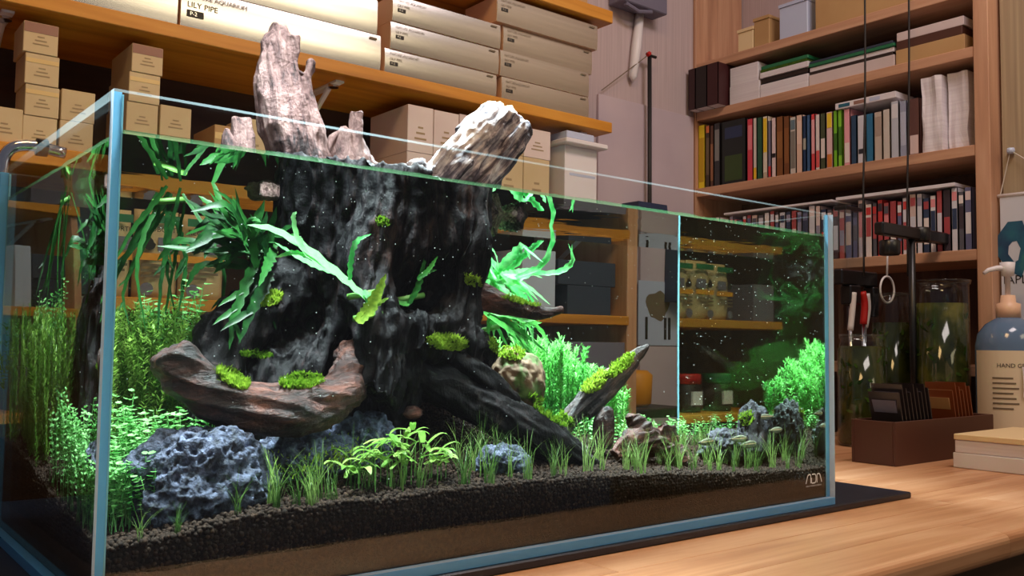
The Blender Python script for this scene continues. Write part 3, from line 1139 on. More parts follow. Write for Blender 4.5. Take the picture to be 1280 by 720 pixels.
# ================================================================== PLANTS
def strip_leaf(pts, width, n=14, up=Vector((0, 0, 1)), lobes=0, seed=0, wavy=0.18, vdeep=0.25, tip=0.75):
    """blade with a folded midrib along a curve; lobes are side fingers"""
    rnd = random.Random(seed)
    c = crom(pts, n)
    V, Fc = [], []

    def blade(cc, wd, m):
        base = len(V)
        for i, p in enumerate(cc):
            t = i / (len(cc) - 1)
            tg = (cc[min(i + 1, len(cc) - 1)] - cc[max(i - 1, 0)]).normalized()
            s = tg.cross(m)
            if s.length < 1e-4:
                s = tg.cross(Vector((1, 0, 0)))
            s.normalize()
            nn = s.cross(tg)
            w = wd * (math.sin(math.pi * min(1, (0.08 + 0.92 * t) ** tip)) ** 0.7 * 0.95 + 0.04) if t < 1 else wd * 0.02
            w1 = w * (1 + wavy * rnd.uniform(-1, 1))
            w2 = w * (1 + wavy * rnd.uniform(-1, 1))
            w1 *= 1 + 0.5 * (i % 2) * (wavy > 0.15)
            w2 *= 1 + 0.5 * ((i + 1) % 2) * (wavy > 0.15)
            V.append(p + s * w1 + nn * w1 * vdeep)
            V.append(p)
            V.append(p - s * w2 + nn * w2 * vdeep)
        for i in range(len(cc) - 1):
            a = base + i * 3
            Fc.append((a, a + 1, a + 4, a + 3))
            Fc.append((a + 1, a + 2, a + 5, a + 4))

    blade(c, width, up)
    for k in range(lobes):
        t = rnd.uniform(0.35, 0.8)
        i = int(t * n)
        tg = (c[min(i + 1, n)] - c[i - 1]).normalized()
        s = tg.cross(up)
        if s.length < 1e-4:
            s = Vector((1, 0, 0))
        s.normalize()
        sg = rnd.choice((-1, 1))
        L = width * rnd.uniform(4, 8)
        d = tg * 0.75 + s * sg * 0.6
        blade([c[i] + d * L * q + tg * L * 0.25 * q * q for q in (0, 0.25, 0.5, 0.75, 1)], width * 0.55, up)
    return V, Fc


def fern(label, base, leaves, mat, name='java_fern', dots=True):
    """leaves: list of (curve points, width, lobes)"""
    t = thing(name, label, 'fern', base, 'ferns growing on the stump')
    g = tubeg([Vector(base) + Vector((-0.02, 0, -0.004)), Vector(base), Vector(base) + Vector((0.02, 0.004, 0.004))], 0.004, 7)
    mk('rhizome', g[0], g[1], 'stem', t, True)
    for k, (pts, w, lb) in enumerate(leaves):
        v, f = strip_leaf(pts, w, 16, lobes=lb, seed=k * 13 + int(base[0] * 1000), up=Vector((0.2, -0.8, 0.6)))
        mk('leaf', v, f, mat, t, True)
    return t


def rand_leaves(base, n, L0, L1, dirs, w0, w1, seed, lob=3, droop=0.03):
    rnd = random.Random(seed)
    out = []
    b = Vector(base)
    for k in range(n):
        d = Vector(rnd.choice(dirs))
        d += Vector((rnd.uniform(-0.45, 0.45), rnd.uniform(-0.45, 0.45), rnd.uniform(-0.45, 0.45)))
        d.normalize()
        L = rnd.uniform(L0, L1)
        side = Vector((rnd.uniform(-1, 1), rnd.uniform(-1, 1), rnd.uniform(-0.6, 1))) * L * 0.22
        s = b + Vector((rnd.uniform(-0.02, 0.02), rnd.uniform(-0.015, 0.015), rnd.uniform(-0.02, 0.02)))
        pts = [s, s + d * L * 0.35 + side * 0.6, s + d * L * 0.7 + side * 0.8, s + d * L + side * 0.2 + Vector((0, 0, -droop * rnd.random()))]
        for p in pts:
            p.z = min(p.z, WL - 0.004)
            p.x = min(max(p.x, 0.018), TW - 0.018)
            p.y = min(max(p.y, 0.018), TD - 0.018)
        out.append((pts, rnd.uniform(w0, w1), rnd.randint(0, lob)))
    return out


def wpts(Y, *px):
    return [inw(x, y, Y) for x, y in px]


b1 = inw(455, 368, 0.135)
fern('bright green fern with two long leaves on the front of the stump', b1,
     [(wpts(0.13, (458, 372), (430, 348), (385, 312), (345, 288), (310, 281)), 0.0062, 0),
      (wpts(0.125, (410, 335), (385, 318), (372, 295), (368, 272), (372, 264)), 0.0042, 0),
      (wpts(0.13, (400, 325), (370, 316), (345, 322)), 0.0030, 0),
      (wpts(0.12, (438, 350), (440, 325), (447, 302), (466, 292)), 0.0032, 0),
      (wpts(0.14, (420, 342), (380, 325), (345, 303)), 0.0040, 0),
      (wpts(0.13, (455, 365), (462, 372), (460, 385)), 0.0055, 0)], 'fern_bright')
b2 = inw(462, 395, 0.125)
fern('stubby mossy fern leaf standing on the front ridge', b2,
     [(wpts(0.12, (447, 402), (462, 388), (474, 365), (484, 342)), 0.0068, 0), (wpts(0.12, (452, 404), (468, 384), (488, 372)), 0.0034, 0)], 'moss')
b3 = inw(516, 372, 0.16)
fern('small trident fern sprig on the right shoulder of the stump', b3,
     [(wpts(0.155, (512, 380), (524, 358), (530, 335), (534, 318)), 0.0034, 0), (wpts(0.15, (524, 350), (538, 336), (549, 320)), 0.0028, 0),
      (wpts(0.15, (524, 348), (536, 340), (548, 337)), 0.0026, 0), (wpts(0.155, (500, 378), (508, 380), (514, 379)), 0.004, 0)], 'fern')
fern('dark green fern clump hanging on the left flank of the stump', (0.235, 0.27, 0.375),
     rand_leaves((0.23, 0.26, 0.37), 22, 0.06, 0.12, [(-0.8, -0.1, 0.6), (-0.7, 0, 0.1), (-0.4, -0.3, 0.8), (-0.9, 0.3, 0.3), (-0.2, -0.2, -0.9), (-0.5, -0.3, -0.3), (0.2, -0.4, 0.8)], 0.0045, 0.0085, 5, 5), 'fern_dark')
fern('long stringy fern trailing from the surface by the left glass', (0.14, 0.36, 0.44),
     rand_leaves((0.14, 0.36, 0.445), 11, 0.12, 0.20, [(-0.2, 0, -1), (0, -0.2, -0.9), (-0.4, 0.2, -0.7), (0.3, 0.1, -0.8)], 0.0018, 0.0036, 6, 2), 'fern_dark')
fern('bright fern clump fanning out right of the stump', (0.66, 0.39, 0.36),
     rand_leaves((0.655, 0.39, 0.365), 30, 0.07, 0.13, [(0.5, -0.2, 0.8), (-0.5, -0.2, 0.7), (0.9, 0, 0.1), (0.5, -0.2, -0.8), (-0.6, -0.1, 0.2), (0.1, -0.2, 1)], 0.0036, 0.0068, 7, 5) +
     [(wpts(0.36, (650, 345), (680, 330), (692, 290), (668, 252), (640, 238)), 0.0042, 0), (wpts(0.36, (665, 342), (700, 340), (718, 325), (712, 304)), 0.004, 1)], 'fern_bright')
fern('green fern drooping below the red-brown branch', (0.635, 0.37, 0.29),
     [(wpts(0.35, (598, 385), (630, 400), (660, 420), (690, 445)), 0.006, 2), (wpts(0.35, (600, 388), (640, 395), (675, 410), (690, 430)), 0.005, 3),
      (wpts(0.34, (605, 390), (640, 415), (665, 440), (680, 460)), 0.005, 2), (wpts(0.35, (610, 388), (650, 400), (680, 398)), 0.004, 2),
      (wpts(0.34, (612, 392), (612, 420), (616, 445)), 0.003, 1), (wpts(0.35, (620, 400), (655, 430), (672, 470)), 0.005, 2)], 'fern')


# ---- stem plants: one stem mesh, many copies
def needle_stem(h, whorls, L, seed):
    rnd = random.Random(seed)
    V, Fc = tubeg([(0, 0, 0), (0.003, 0, h * 0.5), (0, 0.003, h)], 0.0006, 4)
    V = [Vector(v) for v in V]
    for k in range(whorls):
        z = h * (k + 1) / whorls
        for j in range(5):
            a = rnd.uniform(0, 6.283)
            l = L * rnd.uniform(0.7, 1.1)
            d = Vector((math.cos(a), math.sin(a), rnd.uniform(0.2, 0.8))) * l
            s = Vector((-math.sin(a), math.cos(a), 0)) * 0.0009
            n = len(V)
            o = Vector((0, 0, z))
            V += [o - s, o + s, o + d * 0.6 + s + Vector((0, 0, 0.001)), o + d * 0.6 - s + Vector((0, 0, 0.001)), o + d]
            Fc += [(n, n + 1, n + 2, n + 3), (n + 3, n + 2, n + 4)]
    me = bpy.data.meshes.new('needle_stem')
    me.from_pydata([tuple(v) for v in V], [], Fc)
    return me


def round_stem(h, nodes, R, seed):
    rnd = random.Random(seed)
    V, Fc = tubeg([(0, 0, 0), (0.004, 0, h * 0.5), (0, 0.003, h)], 0.0006, 4)
    V = [Vector(v) for v in V]
    for k in range(nodes):
        z = h * (0.25 + 0.75 * (k + 1) / nodes)
        for j in range(3):
            a = rnd.uniform(0, 6.283)
            r = R * rnd.uniform(0.7, 1.15)
            d = Vector((math.cos(a), math.sin(a), 0.25))
            s = Vector((-math.sin(a), math.cos(a), 0))
            o = Vector((0, 0, z)) + d * 0.002
            upv = d.cross(s) * -1
            n = len(V)
            V.append(o + d * r)
            for q in range(6):
                b = q / 6 * 6.283
                V.append(o + d * (r + r * math.cos(b)) + s * r * 0.85 * math.sin(b) + Vector((0, 0, 0.25 * r)))
            for q in range(6):
                Fc.append((n, n + 1 + q, n + 1 + (q + 1) % 6))
    me = bpy.data.meshes.new('round_stem')
    me.from_pydata([tuple(v) for v in V], [], Fc)
    return me


def bush(name, label, cat, spots, meshes, mat, zfun, hfun, group=None, seed=1):
    rnd = random.Random(seed)
    cx = sum(s[0] for s in spots) / len(spots)
    cy = sum(s[1] for s in spots) / len(spots)
    t = thing(name, label, cat, (cx, cy, zfun(cx, cy)), group)
    for x, y in spots:
        me = rnd.choice(meshes)
        o = bpy.data.objects.new('stem', me)
        COL.objects.link(o)
        if not len(me.materials):
            me.materials.append(M[mat])
        o.parent = t
        o.location = (x - cx, y - cy, zfun(x, y) - zfun(cx, cy) - 0.004)
        s = hfun(x, y) * rnd.uniform(0.85, 1.1)
        o.scale = (1, 1, s)
        o.rotation_euler = (rnd.uniform(-0.2, 0.2), rnd.uniform(-0.2, 0.2), rnd.uniform(0, 6.28))
    return t


def spots(n, x0, x1, y0, y1, seed):
    r = random.Random(seed)
    return [(r.uniform(x0, x1), r.uniform(y0, y1)) for _ in range(n)]


needles = [needle_stem(0.16, 34, 0.011, k) for k in range(4)]
rounds = [round_stem(0.08, 9, 0.0034, k) for k in range(4)]
tinyr = [round_stem(0.035, 6, 0.0030, k + 9) for k in range(3)]
bushm = [needle_stem(0.10, 26, 0.012, k + 20) for k in range(3)]
bush('needle_leaf_bush', 'tall fine-leaved stem plant bush in the rear left corner', 'plant', spots(120, 0.025, 0.175, 0.31, 0.545, 3), needles, 'needle', soil, lambda x, y: 1.0, 'stem plants')
bush('round_leaf_bush', 'round-leaved stem plants beside the big lava rock', 'plant', spots(95, 0.022, 0.078, 0.07, 0.27, 4), rounds, 'pearl', soil, lambda x, y: 0.8 + 2.2 * (y - 0.07), 'stem plants')
bush('round_leaf_bush', 'round-leaved stem plants between lava rock and left root', 'plant', spots(44, 0.08, 0.21, 0.18, 0.25, 5), rounds, 'pearl', soil, lambda x, y: 1.0, 'stem plants')
bush('leafy_stem_bush', 'leafy stem tips rising beside the stump buttress', 'plant', spots(14, 0.135, 0.21, 0.38, 0.47, 8), [round_stem(0.19, 20, 0.0045, 40), round_stem(0.20, 22, 0.004, 41)], 'pearl', soil, lambda x, y: 0.95, 'stem plants')
bush('bright_bush', 'bright feathery green bush behind the driftwood stick', 'plant', spots(230, 0.66, 0.95, 0.385, 0.545, 6), bushm, 'bushr', lambda x, y: soil(x, y), lambda x, y: 1.5 - 4.0 * abs(x - 0.79), 'stem plants')
bush('round_leaf_carpet', 'low round-leaved carpet plants along the right rear glass', 'plant', spots(70, 0.90, 1.17, 0.33, 0.52, 7), tinyr, 'pearl', soil, lambda x, y: 1.0, 'stem plants')
bush('round_leaf_carpet', 'small round-leaved plants peeping out behind the driftwood stub', 'plant', spots(24, 0.74, 0.86, 0.23, 0.31, 9), tinyr, 'pearl', soil, lambda x, y: 1.3, 'stem plants')


# ---- grass tufts
def tuft_mesh(n, L, spread, seed):
    rnd = random.Random(seed)
    V, Fc = [], []
    for k in range(n):
        a = rnd.uniform(0, 6.283)
        ln = L * rnd.uniform(0.55, 1.1)
        lean = rnd.uniform(0.1, 0.75) * spread
        o = Vector((rnd.uniform(-0.007, 0.007), rnd.uniform(-0.006, 0.006), -0.003))
        d = Vector((math.cos(a), math.sin(a), 0))
        s = Vector((-math.sin(a), math.cos(a), 0))
        w = rnd.uniform(0.0004, 0.0008)
        n0 = len(V)
        m = 6
        for i in range(m + 1):
            t = i / m
            p = o + Vector((0, 0, ln * t * (1 - 0.25 * lean * t))) + d * ln * lean * t * t
            ww = w * (1 - t) ** 0.6 + 0.0001
            V += [p - s * ww, p + s * ww]
        for i in range(m):
            b = n0 + 2 * i
            Fc.append((b, b + 1, b + 3, b + 2))
    me = bpy.data.meshes.new('grass_tuft')
    me.from_pydata([tuple(v) for v in V], [], Fc)
    me.materials.append(M['grass'])
    return me


tufts = [tuft_mesh(random.Random(k).randint(12, 20), 0.066, 0.95, k) for k in range(6)]
rg = random.Random(21)
tspots = []
for px in (342, 352, 385, 398, 412, 424, 438, 470, 505, 535, 575, 590, 600, 615, 640, 668, 690, 700, 712, 735, 752, 790, 798, 806, 832, 850, 870, 885, 905, 925, 940, 952, 965, 985, 1005, 1018):
    for rep in range(2 if px > 560 else 1):
        Y = rg.uniform(0.03, 0.085) if rep == 0 else rg.uniform(0.09, 0.15)
        x = inw(px, 600, Y).x + rg.uniform(-0.01, 0.01)
        tspots.append((x, Y, rg.uniform(0.75, 1.15)))
tspots += [(0.145, 0.035, 0.75), (0.185, 0.035, 0.7), (0.045, 0.03, 0.55), (0.08, 0.025, 0.5), (0.21, 0.04, 0.8), (0.225, 0.03, 0.9)]
for k in range(14):
    tspots.append((rg.uniform(0.86, 1.12), rg.uniform(0.22, 0.32), rg.uniform(0.7, 1.0)))
for x, y, s in tspots:
    if x > TW - 0.03:
        continue
    o = bpy.data.objects.new('grass_tuft', rg.choice(tufts))
    COL.objects.link(o)
    o.location = (x, y, soil(x, y))
    o.scale = (s, s, s)
    o.rotation_euler = (0, 0, rg.uniform(0, 6.28))
    if y > 0.2:
        where = 'in the open soil behind the flat lava rock'
    elif x < 0.24:
        where = 'around the big pitted lava rock'
    elif x < 0.43:
        where = 'before the broad-leaved plant'
    elif x < 0.60:
        where = 'around the small lava rock'
    elif x < 0.78:
        where = 'at the foot of the right root'
    elif x < 0.93:
        where = 'around the knotty driftwood chunk'
    else:
        where = 'between driftwood cone and right glass'
    tag(o, 'thin green grass tuft ' + where, 'grass', 'grass tufts ' + where)

# ---- broad-leaved foreground plant
bp_ = thing('broad_leaf_plant', 'light green broad-leaved plant in front of the dark hollow', 'plant', (0.36, 0.10, soil(0.36, 0.10)))
rb = random.Random(5)
for k in range(64):
    x, y = rb.uniform(0.285, 0.425), rb.uniform(0.05, 0.11)
    z = soil(x, y) + rb.uniform(0.022, 0.056) - 0.2 * abs(x - 0.36)
    a = rb.uniform(0, 6.283)
    L = rb.uniform(0.022, 0.036)
    d = Vector((math.cos(a), math.sin(a) * 0.7, rb.uniform(-0.1, 0.5))).normalized()
    p = Vector((x, y, z))
    pts = [p, p + d * L * 0.4 + Vector((0, 0, 0.003)), p + d * L * 0.75 + Vector((0, 0, 0.002)), p + d * L - Vector((0, 0, 0.003))]
    v, f = strip_leaf(pts, rb.uniform(0.0042, 0.0062), 8, seed=k, wavy=0.08)
    mk('leaf', v, f, 'broad', bp_, True)
    if k % 3 == 0:
        g = tubeg([(x, y, soil(x, y) - 0.004), (x, y, z)], 0.0008, 5)
        mk('stem', g[0], g[1], 'stem', bp_)

# ---- moss patches: tiny blades standing where bent sight lines meet the wood
bvv, bvf = [], []
for o in WOODS:
    n = len(bvv)
    bvv += [v.co.copy() for v in o.data.vertices]
    bvf += [[k + n for k in p.vertices] for p in o.data.polygons]
for o in ROCKS:
    n = len(bvv)
    bvv += [v.co + o.location for v in o.data.vertices]
    bvf += [[k + n for k in p.vertices] for p in o.data.polygons]
BVH = BVHTree.FromPolygons(bvv, bvf)


def moss(label, cx, cy, rx, ry, n, L, tilt=0.0, mat='moss', seed=1):
    rnd = random.Random(seed)
    V, Fc = [], []
    c, s = math.cos(tilt), math.sin(tilt)
    for k in range(n):
        r, a = math.sqrt(rnd.random()), rnd.uniform(0, 6.283)
        dx, dy = rx * r * math.cos(a), ry * r * math.sin(a)
        p, t = wray(cx + dx * c - dy * s, cy + dx * s + dy * c)
        h, nr, _, _ = BVH.ray_cast(p, t, 0.9)
        if h is None:
            continue
        if nr.dot(t) > 0:
            nr = -nr
        for j in range(2):
            d = (nr * 0.6 + Vector((rnd.uniform(-0.7, 0.7), rnd.uniform(-0.7, 0.7), rnd.uniform(0.2, 1.0)))).normalized() * L * rnd.uniform(0.5, 1.1)
            sd = d.cross(Vector((rnd.random(), rnd.random(), rnd.random() + 0.1))).normalized() * 0.0008
            q = h - nr * 0.001 + Vector((rnd.uniform(-1, 1), rnd.uniform(-1, 1), 0)) * 0.001
            m = len(V)
            V += [q - sd, q + sd, q + d * 0.6 + sd, q + d * 0.6 - sd, q + d]
            Fc += [(m, m + 1, m + 2, m + 3), (m + 3, m + 2, m + 4)]
    if not V:
        return
    o = mk('moss_patch', V, Fc, mat)
    tag(o, label, 'moss', 'moss patches on the driftwood')


moss('moss patch along the top of the left root tip', 292, 474, 22, 9, 420, 0.009, 0.55, seed=1)
moss('moss patch in the bend of the left root', 378, 477, 27, 10, 480, 0.008, -0.1, seed=2)
moss('moss strip lying in the dark hollow of the stump', 322, 444, 22, 5, 200, 0.006, 0.05, seed=3)
moss('moss patch on the upper rim of the left buttress', 336, 374, 18, 10, 240, 0.008, -0.2, seed=4)
moss('moss cushion where the right root leaves the stump', 560, 430, 26, 9, 480, 0.010, 0.1, seed=5)
moss('moss fringe on the red-brown branch', 655, 377, 24, 4, 240, 0.008, 0.2, seed=6)
moss('moss tuft at the base of the red-brown branch', 592, 352, 12, 7, 140, 0.008, 0.4, 'moss', 7)
moss('moss patch on the lower end of the driftwood stick', 745, 478, 18, 12, 420, 0.009, -0.7, seed=8)
moss('moss cover on the middle of the driftwood stick', 778, 458, 22, 8, 380, 0.009, -0.7, seed=9)
moss('moss bank along the sloping right root', 690, 515, 34, 9, 460, 0.010, 0.6, seed=10)
moss('moss patch on top of the tan rock', 636, 436, 24, 14, 520, 0.007, 0.4, seed=14)
moss('moss wisp on the shadowed front of the stump', 480, 278, 9, 6, 90, 0.007, 0.4, seed=11)
moss('moss cap on the dark pointed cone', 936, 524, 10, 9, 160, 0.008, -0.7, seed=12)

# moss clump in front of the low lava rock
V, Fc = [], []
rm = random.Random(31)
for k in range(900):
    px_, py_ = rm.gauss(400, 26), rm.gauss(0, 1)
    x, y = inw(px_, 545, 0.15).x, rm.uniform(0.11, 0.17)
    z = soil(x, y) + 0.012 + rm.uniform(0, 0.022)
    q = Vector((x, y, z))
    d = Vector((rm.uniform(-1, 1), rm.uniform(-1, 1), rm.uniform(0, 1))).normalized() * 0.008
    sd = d.cross(Vector((0.3, 0.2, 1))).normalized() * 0.0009
    m = len(V)
    V += [q - sd, q + sd, q + d * 0.6 + sd, q + d * 0.6 - sd, q + d]
    Fc += [(m, m + 1, m + 2, m + 3), (m + 3, m + 2, m + 4)]
tag(mk('moss_patch', V, Fc, 'moss'), 'loose moss clump over the low lava rock', 'moss', 'moss patches on the driftwood')


# ================================================================== FISH
def fish(px_, py_, Y, L, yaw, label):
    c = inw(px_, py_, Y)
    t = thing('tetra_fish', label, 'fish', c, 'small striped fish')
    prof = [(-0.42, 0.012, 0.020), (-0.30, 0.022, 0.045), (-0.12, 0.040, 0.095), (0.08, 0.052, 0.125), (0.25, 0.052, 0.118), (0.38, 0.040, 0.085), (0.46, 0.022, 0.045), (0.50, 0.006, 0.012)]
    V, Fc = [], []
    S = 10
    for x, w, h in prof:
        for k in range(S):
            a = 2 * math.pi * k / S
            V.append(Vector((x * L, w * L * math.cos(a), h * L * math.sin(a))))
    for i in range(len(prof) - 1):
        for k in range(S):
            a, b = i * S + k, i * S + (k + 1) % S
            Fc.append((a, b, b + S, a + S))
    Fc.append(tuple(range(S - 1, -1, -1)))
    Fc.append(tuple(range((len(prof) - 1) * S, len(prof) * S)))
    R = Matrix.Rotation(yaw, 3, 'Z')

    def put(v):
        return [c + R @ Vector(p) for p in v]
    mk('body', put(V), Fc, 'fish', t, True)
    mk('tail_fin', put([(-0.40 * L, 0.001, 0.012 * L), (-0.62 * L, 0.001, 0.11 * L), (-0.55 * L, 0.001, 0), (-0.62 * L, 0.001, -0.11 * L), (-0.40 * L, 0.001, -0.012 * L)]), [(0, 1, 2), (2, 3, 4), (0, 2, 4)], 'fin', t)
    mk('dorsal_fin', put([(0.05 * L, 0, 0.12 * L), (-0.12 * L, 0, 0.22 * L), (-0.16 * L, 0, 0.085 * L)]), [(0, 1, 2)], 'fin', t)
    mk('anal_fin', put([(-0.02 * L, 0, -0.115 * L), (-0.2 * L, 0, -0.15 * L), (-0.26 * L, 0, -0.05 * L)]), [(0, 1, 2)], 'fin', t)
    for sd in (-1, 1):
        st = []
        for x, w, h in prof[1:-2]:
            st += [(x * L, sd * (w * 0.93 * L + 0.0004), 0.030 * L), (x * L, sd * (w * 0.99 * L + 0.0004), 0.005 * L)]
        mk('side_stripe', put(st), [(2 * i, 2 * i + 1, 2 * i + 3, 2 * i + 2) for i in range(len(prof) - 4)], 'fishline', t)
        g = latheg([(0.0, 0), (0.014 * L, 0.0), (0.011 * L, 0.006 * L), (0.0, 0.008 * L)], 0, 0, 0, 8)
        mk('eye', put([(0.40 * L + p[0], sd * (0.034 * L + p[2]), 0.018 * L + p[1]) for p in g[0]]), g[1], 'eye', t)


for a in ((885, 553, 0.12, 0.054, 0.25), (925, 549, 0.12, 0.049, -0.1), (938, 556, 0.10, 0.054, 0.15), (962, 521, 0.13, 0.041, 2.9), (972, 538, 0.10, 0.046, 0.1), (905, 556, 0.16, 0.046, 0.3)):
    fish(*a, 'slender grey fish with a pale side stripe above the right grass')

# bubbles clinging to the inside of the glass
bp2, br2 = [], []
for k in range(420):
    bp2.append((rng.uniform(0.02, TW - 0.02), TG + 0.0022, WL - abs(rng.normal(0, 0.14)) - 0.004))
    br2.append(rng.uniform(0.0003, 0.0008))
for k in range(160):
    bp2.append((TG + 0.0022, rng.uniform(0.02, TD - 0.02), rng.uniform(0.1, WL - 0.01)))
    br2.append(rng.uniform(0.0003, 0.0008))
for k in range(160):
    bp2.append((TW - TG - 0.0022, rng.uniform(0.02, TD - 0.02), rng.uniform(0.1, WL - 0.01)))
    br2.append(rng.uniform(0.0004, 0.0010))
ok = [(p, r) for p, r in zip(bp2, br2) if p[2] > 0.11]
bb = scatter_mesh('air_bubbles', np.array([p for p, r in ok]), np.array([r for p, r in ok]), 'bubble', None, 0.0)
tag(bb, 'tiny silver air bubbles clinging to the tank glass', 'bubbles', kind='stuff')


# ================================================================== THINGS ON THE WALL SHELVES
YB = 1.168


def px_box(x0, x1, y, Y=YB):
    return onY(x0, y, Y).x, onY(x1, y, Y).x


def pipe_box(label, x0, x1, z0, z1, dep=0.13, y0=YB, text=True, big=False):
    o = mk('pipe_box', *boxg(x0, x1, y0 + 0.0035, y0 + dep, z0, z1, 0.001), 'pinkside')
    n = 8
    V, Fc = [], []
    for k in range(n + 1):
        t_ = k / n
        yy = y0 + 0.0033 - 0.0026 * (1 - (2 * t_ - 1) ** 2)
        V += [(x0 + 0.0005, yy, z0 + 0.0005 + (z1 - z0 - 0.001) * t_), (x1 - 0.0005, yy, z0 + 0.0005 + (z1 - z0 - 0.001) * t_)]
    for k in range(n):
        Fc.append((2 * k, 2 * k + 1, 2 * k + 3, 2 * k + 2))
    mk('front_panel', V, Fc, 'silver', o, True)
    tag(o, label, 'box', 'silver pipe boxes on the shelf')
    if text:
        h = z1 - z0
        s = 0.016 if big else 0.010
        lx = x0 + (0.014 if big else 0.016)
        text_front('print_line', 'NATURE AQUARIUM', s * 0.95, lx, y0 - 0.0006, z1 - h * 0.12 - s * 0.7, 'greyink', o)
        text_front('print_line', 'LILY PIPE', s * (1.15 if big else 0.95), lx, y0 - 0.0006, z1 - h * 0.12 - s * 2.1, 'greyink', o)
        zz = z1 - h * 0.12 - s * 3.5
        b = box('print_block', lx, lx + s * 2.4, y0 - 0.0007, y0 - 0.0001, zz, zz + s * 0.95, 'inkbox', o)
        text_front('block_print', 'P-2', s * 0.8, lx + s * 0.4, y0 - 0.0011, zz + s * 0.2, 'silver', b)
        box('corner_print', x1 - 0.035, x1 - 0.014, y0 - 0.0006, y0 - 0.0001, z1 - h * 0.16, z1 - h * 0.10, 'greyink', o)
    return o


xa = onY(222, 30, YB).x
pipe_box('wide pale box at the left end of the pipe box shelf', -0.02, xa, S1, S1 + 0.13, 0.2, text=False)
xb0, xb1 = xa + 0.006, onY(476, 80, YB).x
pipe_box('longest silver pipe box with big print, lower of two', xb0, xb1, S1, S1 + 0.098, 0.2, big=True)
pipe_box('plain silver pipe box stacked on the longest one', xb0 + 0.02, xb1 - 0.012, S1 + 0.099, S1 + 0.19, 0.2, text=False)
m0, m1 = onY(481, 80, YB).x, onY(621, 110, YB).x
zc = S1
for k, (dx0, dx1, h, w) in enumerate(((0.0, 0.0, 0.070, 'bottom'), (0.014, 0.004, 0.073, 'middle'), (0.016, 0.006, 0.070, 'top'))):
    pipe_box('silver pipe box, %s of the three-box stack' % w, m0 + dx0, m1 + dx1, zc, zc + h, 0.2 - 0.02 * k, YB - 0.004 * k)
    zc += h + 0.001
m0, m1 = onY(629, 110, YB).x, onY(738, 140, YB).x
zc = S1
for k, (dx0, dx1, h, w, dy) in enumerate(((0.0, 0.0, 0.072, 'bottom', 0.006), (-0.008, -0.002, 0.076, 'second', 0.004), (0.008, 0.018, 0.078, 'third', 0.012), (-0.026, 0.03, 0.078, 'top', 0.0))):
    pipe_box('silver pipe box, %s of the four-box stack' % (w if w in ('top', 'bottom') else w + ' from the bottom'), m0 + dx0, m1 + dx1, zc, zc + h, 0.16, YB + dy)
    zc += h + 0.001


def carton(label, x0, x1, z0, z1, dep=0.09, y0=YB, mat='cream', prints=True, band=False, tape=False, name='carton', grp='small cream cartons', rot=0.0):
    o = mk(name, *boxg(x0, x1, y0, y0 + dep, z0, z1, 0.0012), mat)
    tag(o, label, 'box', grp)
    w, h = x1 - x0, z1 - z0
    if prints:
        for q in range(3):
            ww = w * (0.20, 0.34, 0.46)[q]
            xm = x0 + w * 0.5
            box('print_line', xm - ww / 2, xm + ww / 2, y0 - 0.0006, y0 - 0.0001, z0 + h * (0.52 - 0.12 * q), z0 + h * (0.56 - 0.12 * q), 'faintink', o)
    if band:
        box('shelf_shadow_band', x0 + 0.001, x1 - 0.001, y0 - 0.0006, y0 - 0.0001, z0 + h * 0.66, z1 - 0.001, 'pinkband', o)  # darker top strip paints in the shadow of the shelf above
    if tape:
        box('tape_strip', x0 + 0.001, x1 - 0.001, y0 - 0.0007, y0 - 0.0001, z0 + h * 0.70, z0 + h * 0.84, 'tape', o)
    return o


def X_(px_, py_, Y=YB):
    return onY(px_, py_, Y).x


h1 = 0.0644
za = S2
ca = [(30, 73, 'bottom', 0, 0), (31, 74, 'second from the bottom', 0, 1), (29, 72, 'third from the bottom', 0, 1), (25, 69, 'top', 1, 0)]
for k, (p0, p1, w, bd, tp) in enumerate(ca):
    carton('small cream carton, %s of the tall four-carton column' % w, X_(p0, 120), X_(p1, 120), za, za + h1 - 0.0005, 0.10, YB - 0.002 * k, band=bool(bd), tape=bool(tp))
    za += h1
carton('cream carton left of the four-carton column', X_(-18, 150), X_(28.5, 150), S2, S2 + 0.073, 0.10)
carton('cream carton right of the four-carton column, lower of two', X_(75, 150), X_(117, 150), S2, S2 + 0.0645, 0.10)
carton('cream carton right of the four-carton column, upper of two', X_(75.5, 150), X_(118, 150), S2 + 0.065, S2 + 0.131, 0.10)
za = S2
for k, (p0, p1, w, bd, tp, hh) in enumerate(((157.5, 197, 'bottom', 0, 0, 0.062), (158.5, 198, 'second from the bottom', 0, 0, 0.066), (160, 199, 'third from the bottom', 0, 1, 0.066), (162, 201, 'top', 1, 0, 0.063))):
    carton('small cream carton, %s of the column nearest the tank corner' % w, X_(p0, 120), X_(p1, 120), za, za + hh - 0.0005, 0.16, YB - 0.002 * k, band=bool(bd), tape=bool(tp))
    za += hh
carton('cream carton beside the corner column, lower of two', X_(200, 150), X_(239, 150), S2, S2 + 0.064, 0.10)
carton('cream carton beside the corner column, upper of two', X_(200, 150), X_(239, 150), S2 + 0.0645, S2 + 0.133, 0.10)
carton('kraft carton with a shiny top behind the splinter', X_(268, 170), X_(300, 170), S2, S2 + 0.108, 0.14, mat='kraft', tape=True)
carton('cream carton behind the pale driftwood spire', X_(302, 170), X_(338, 170), S2, S2 + 0.135, 0.10)
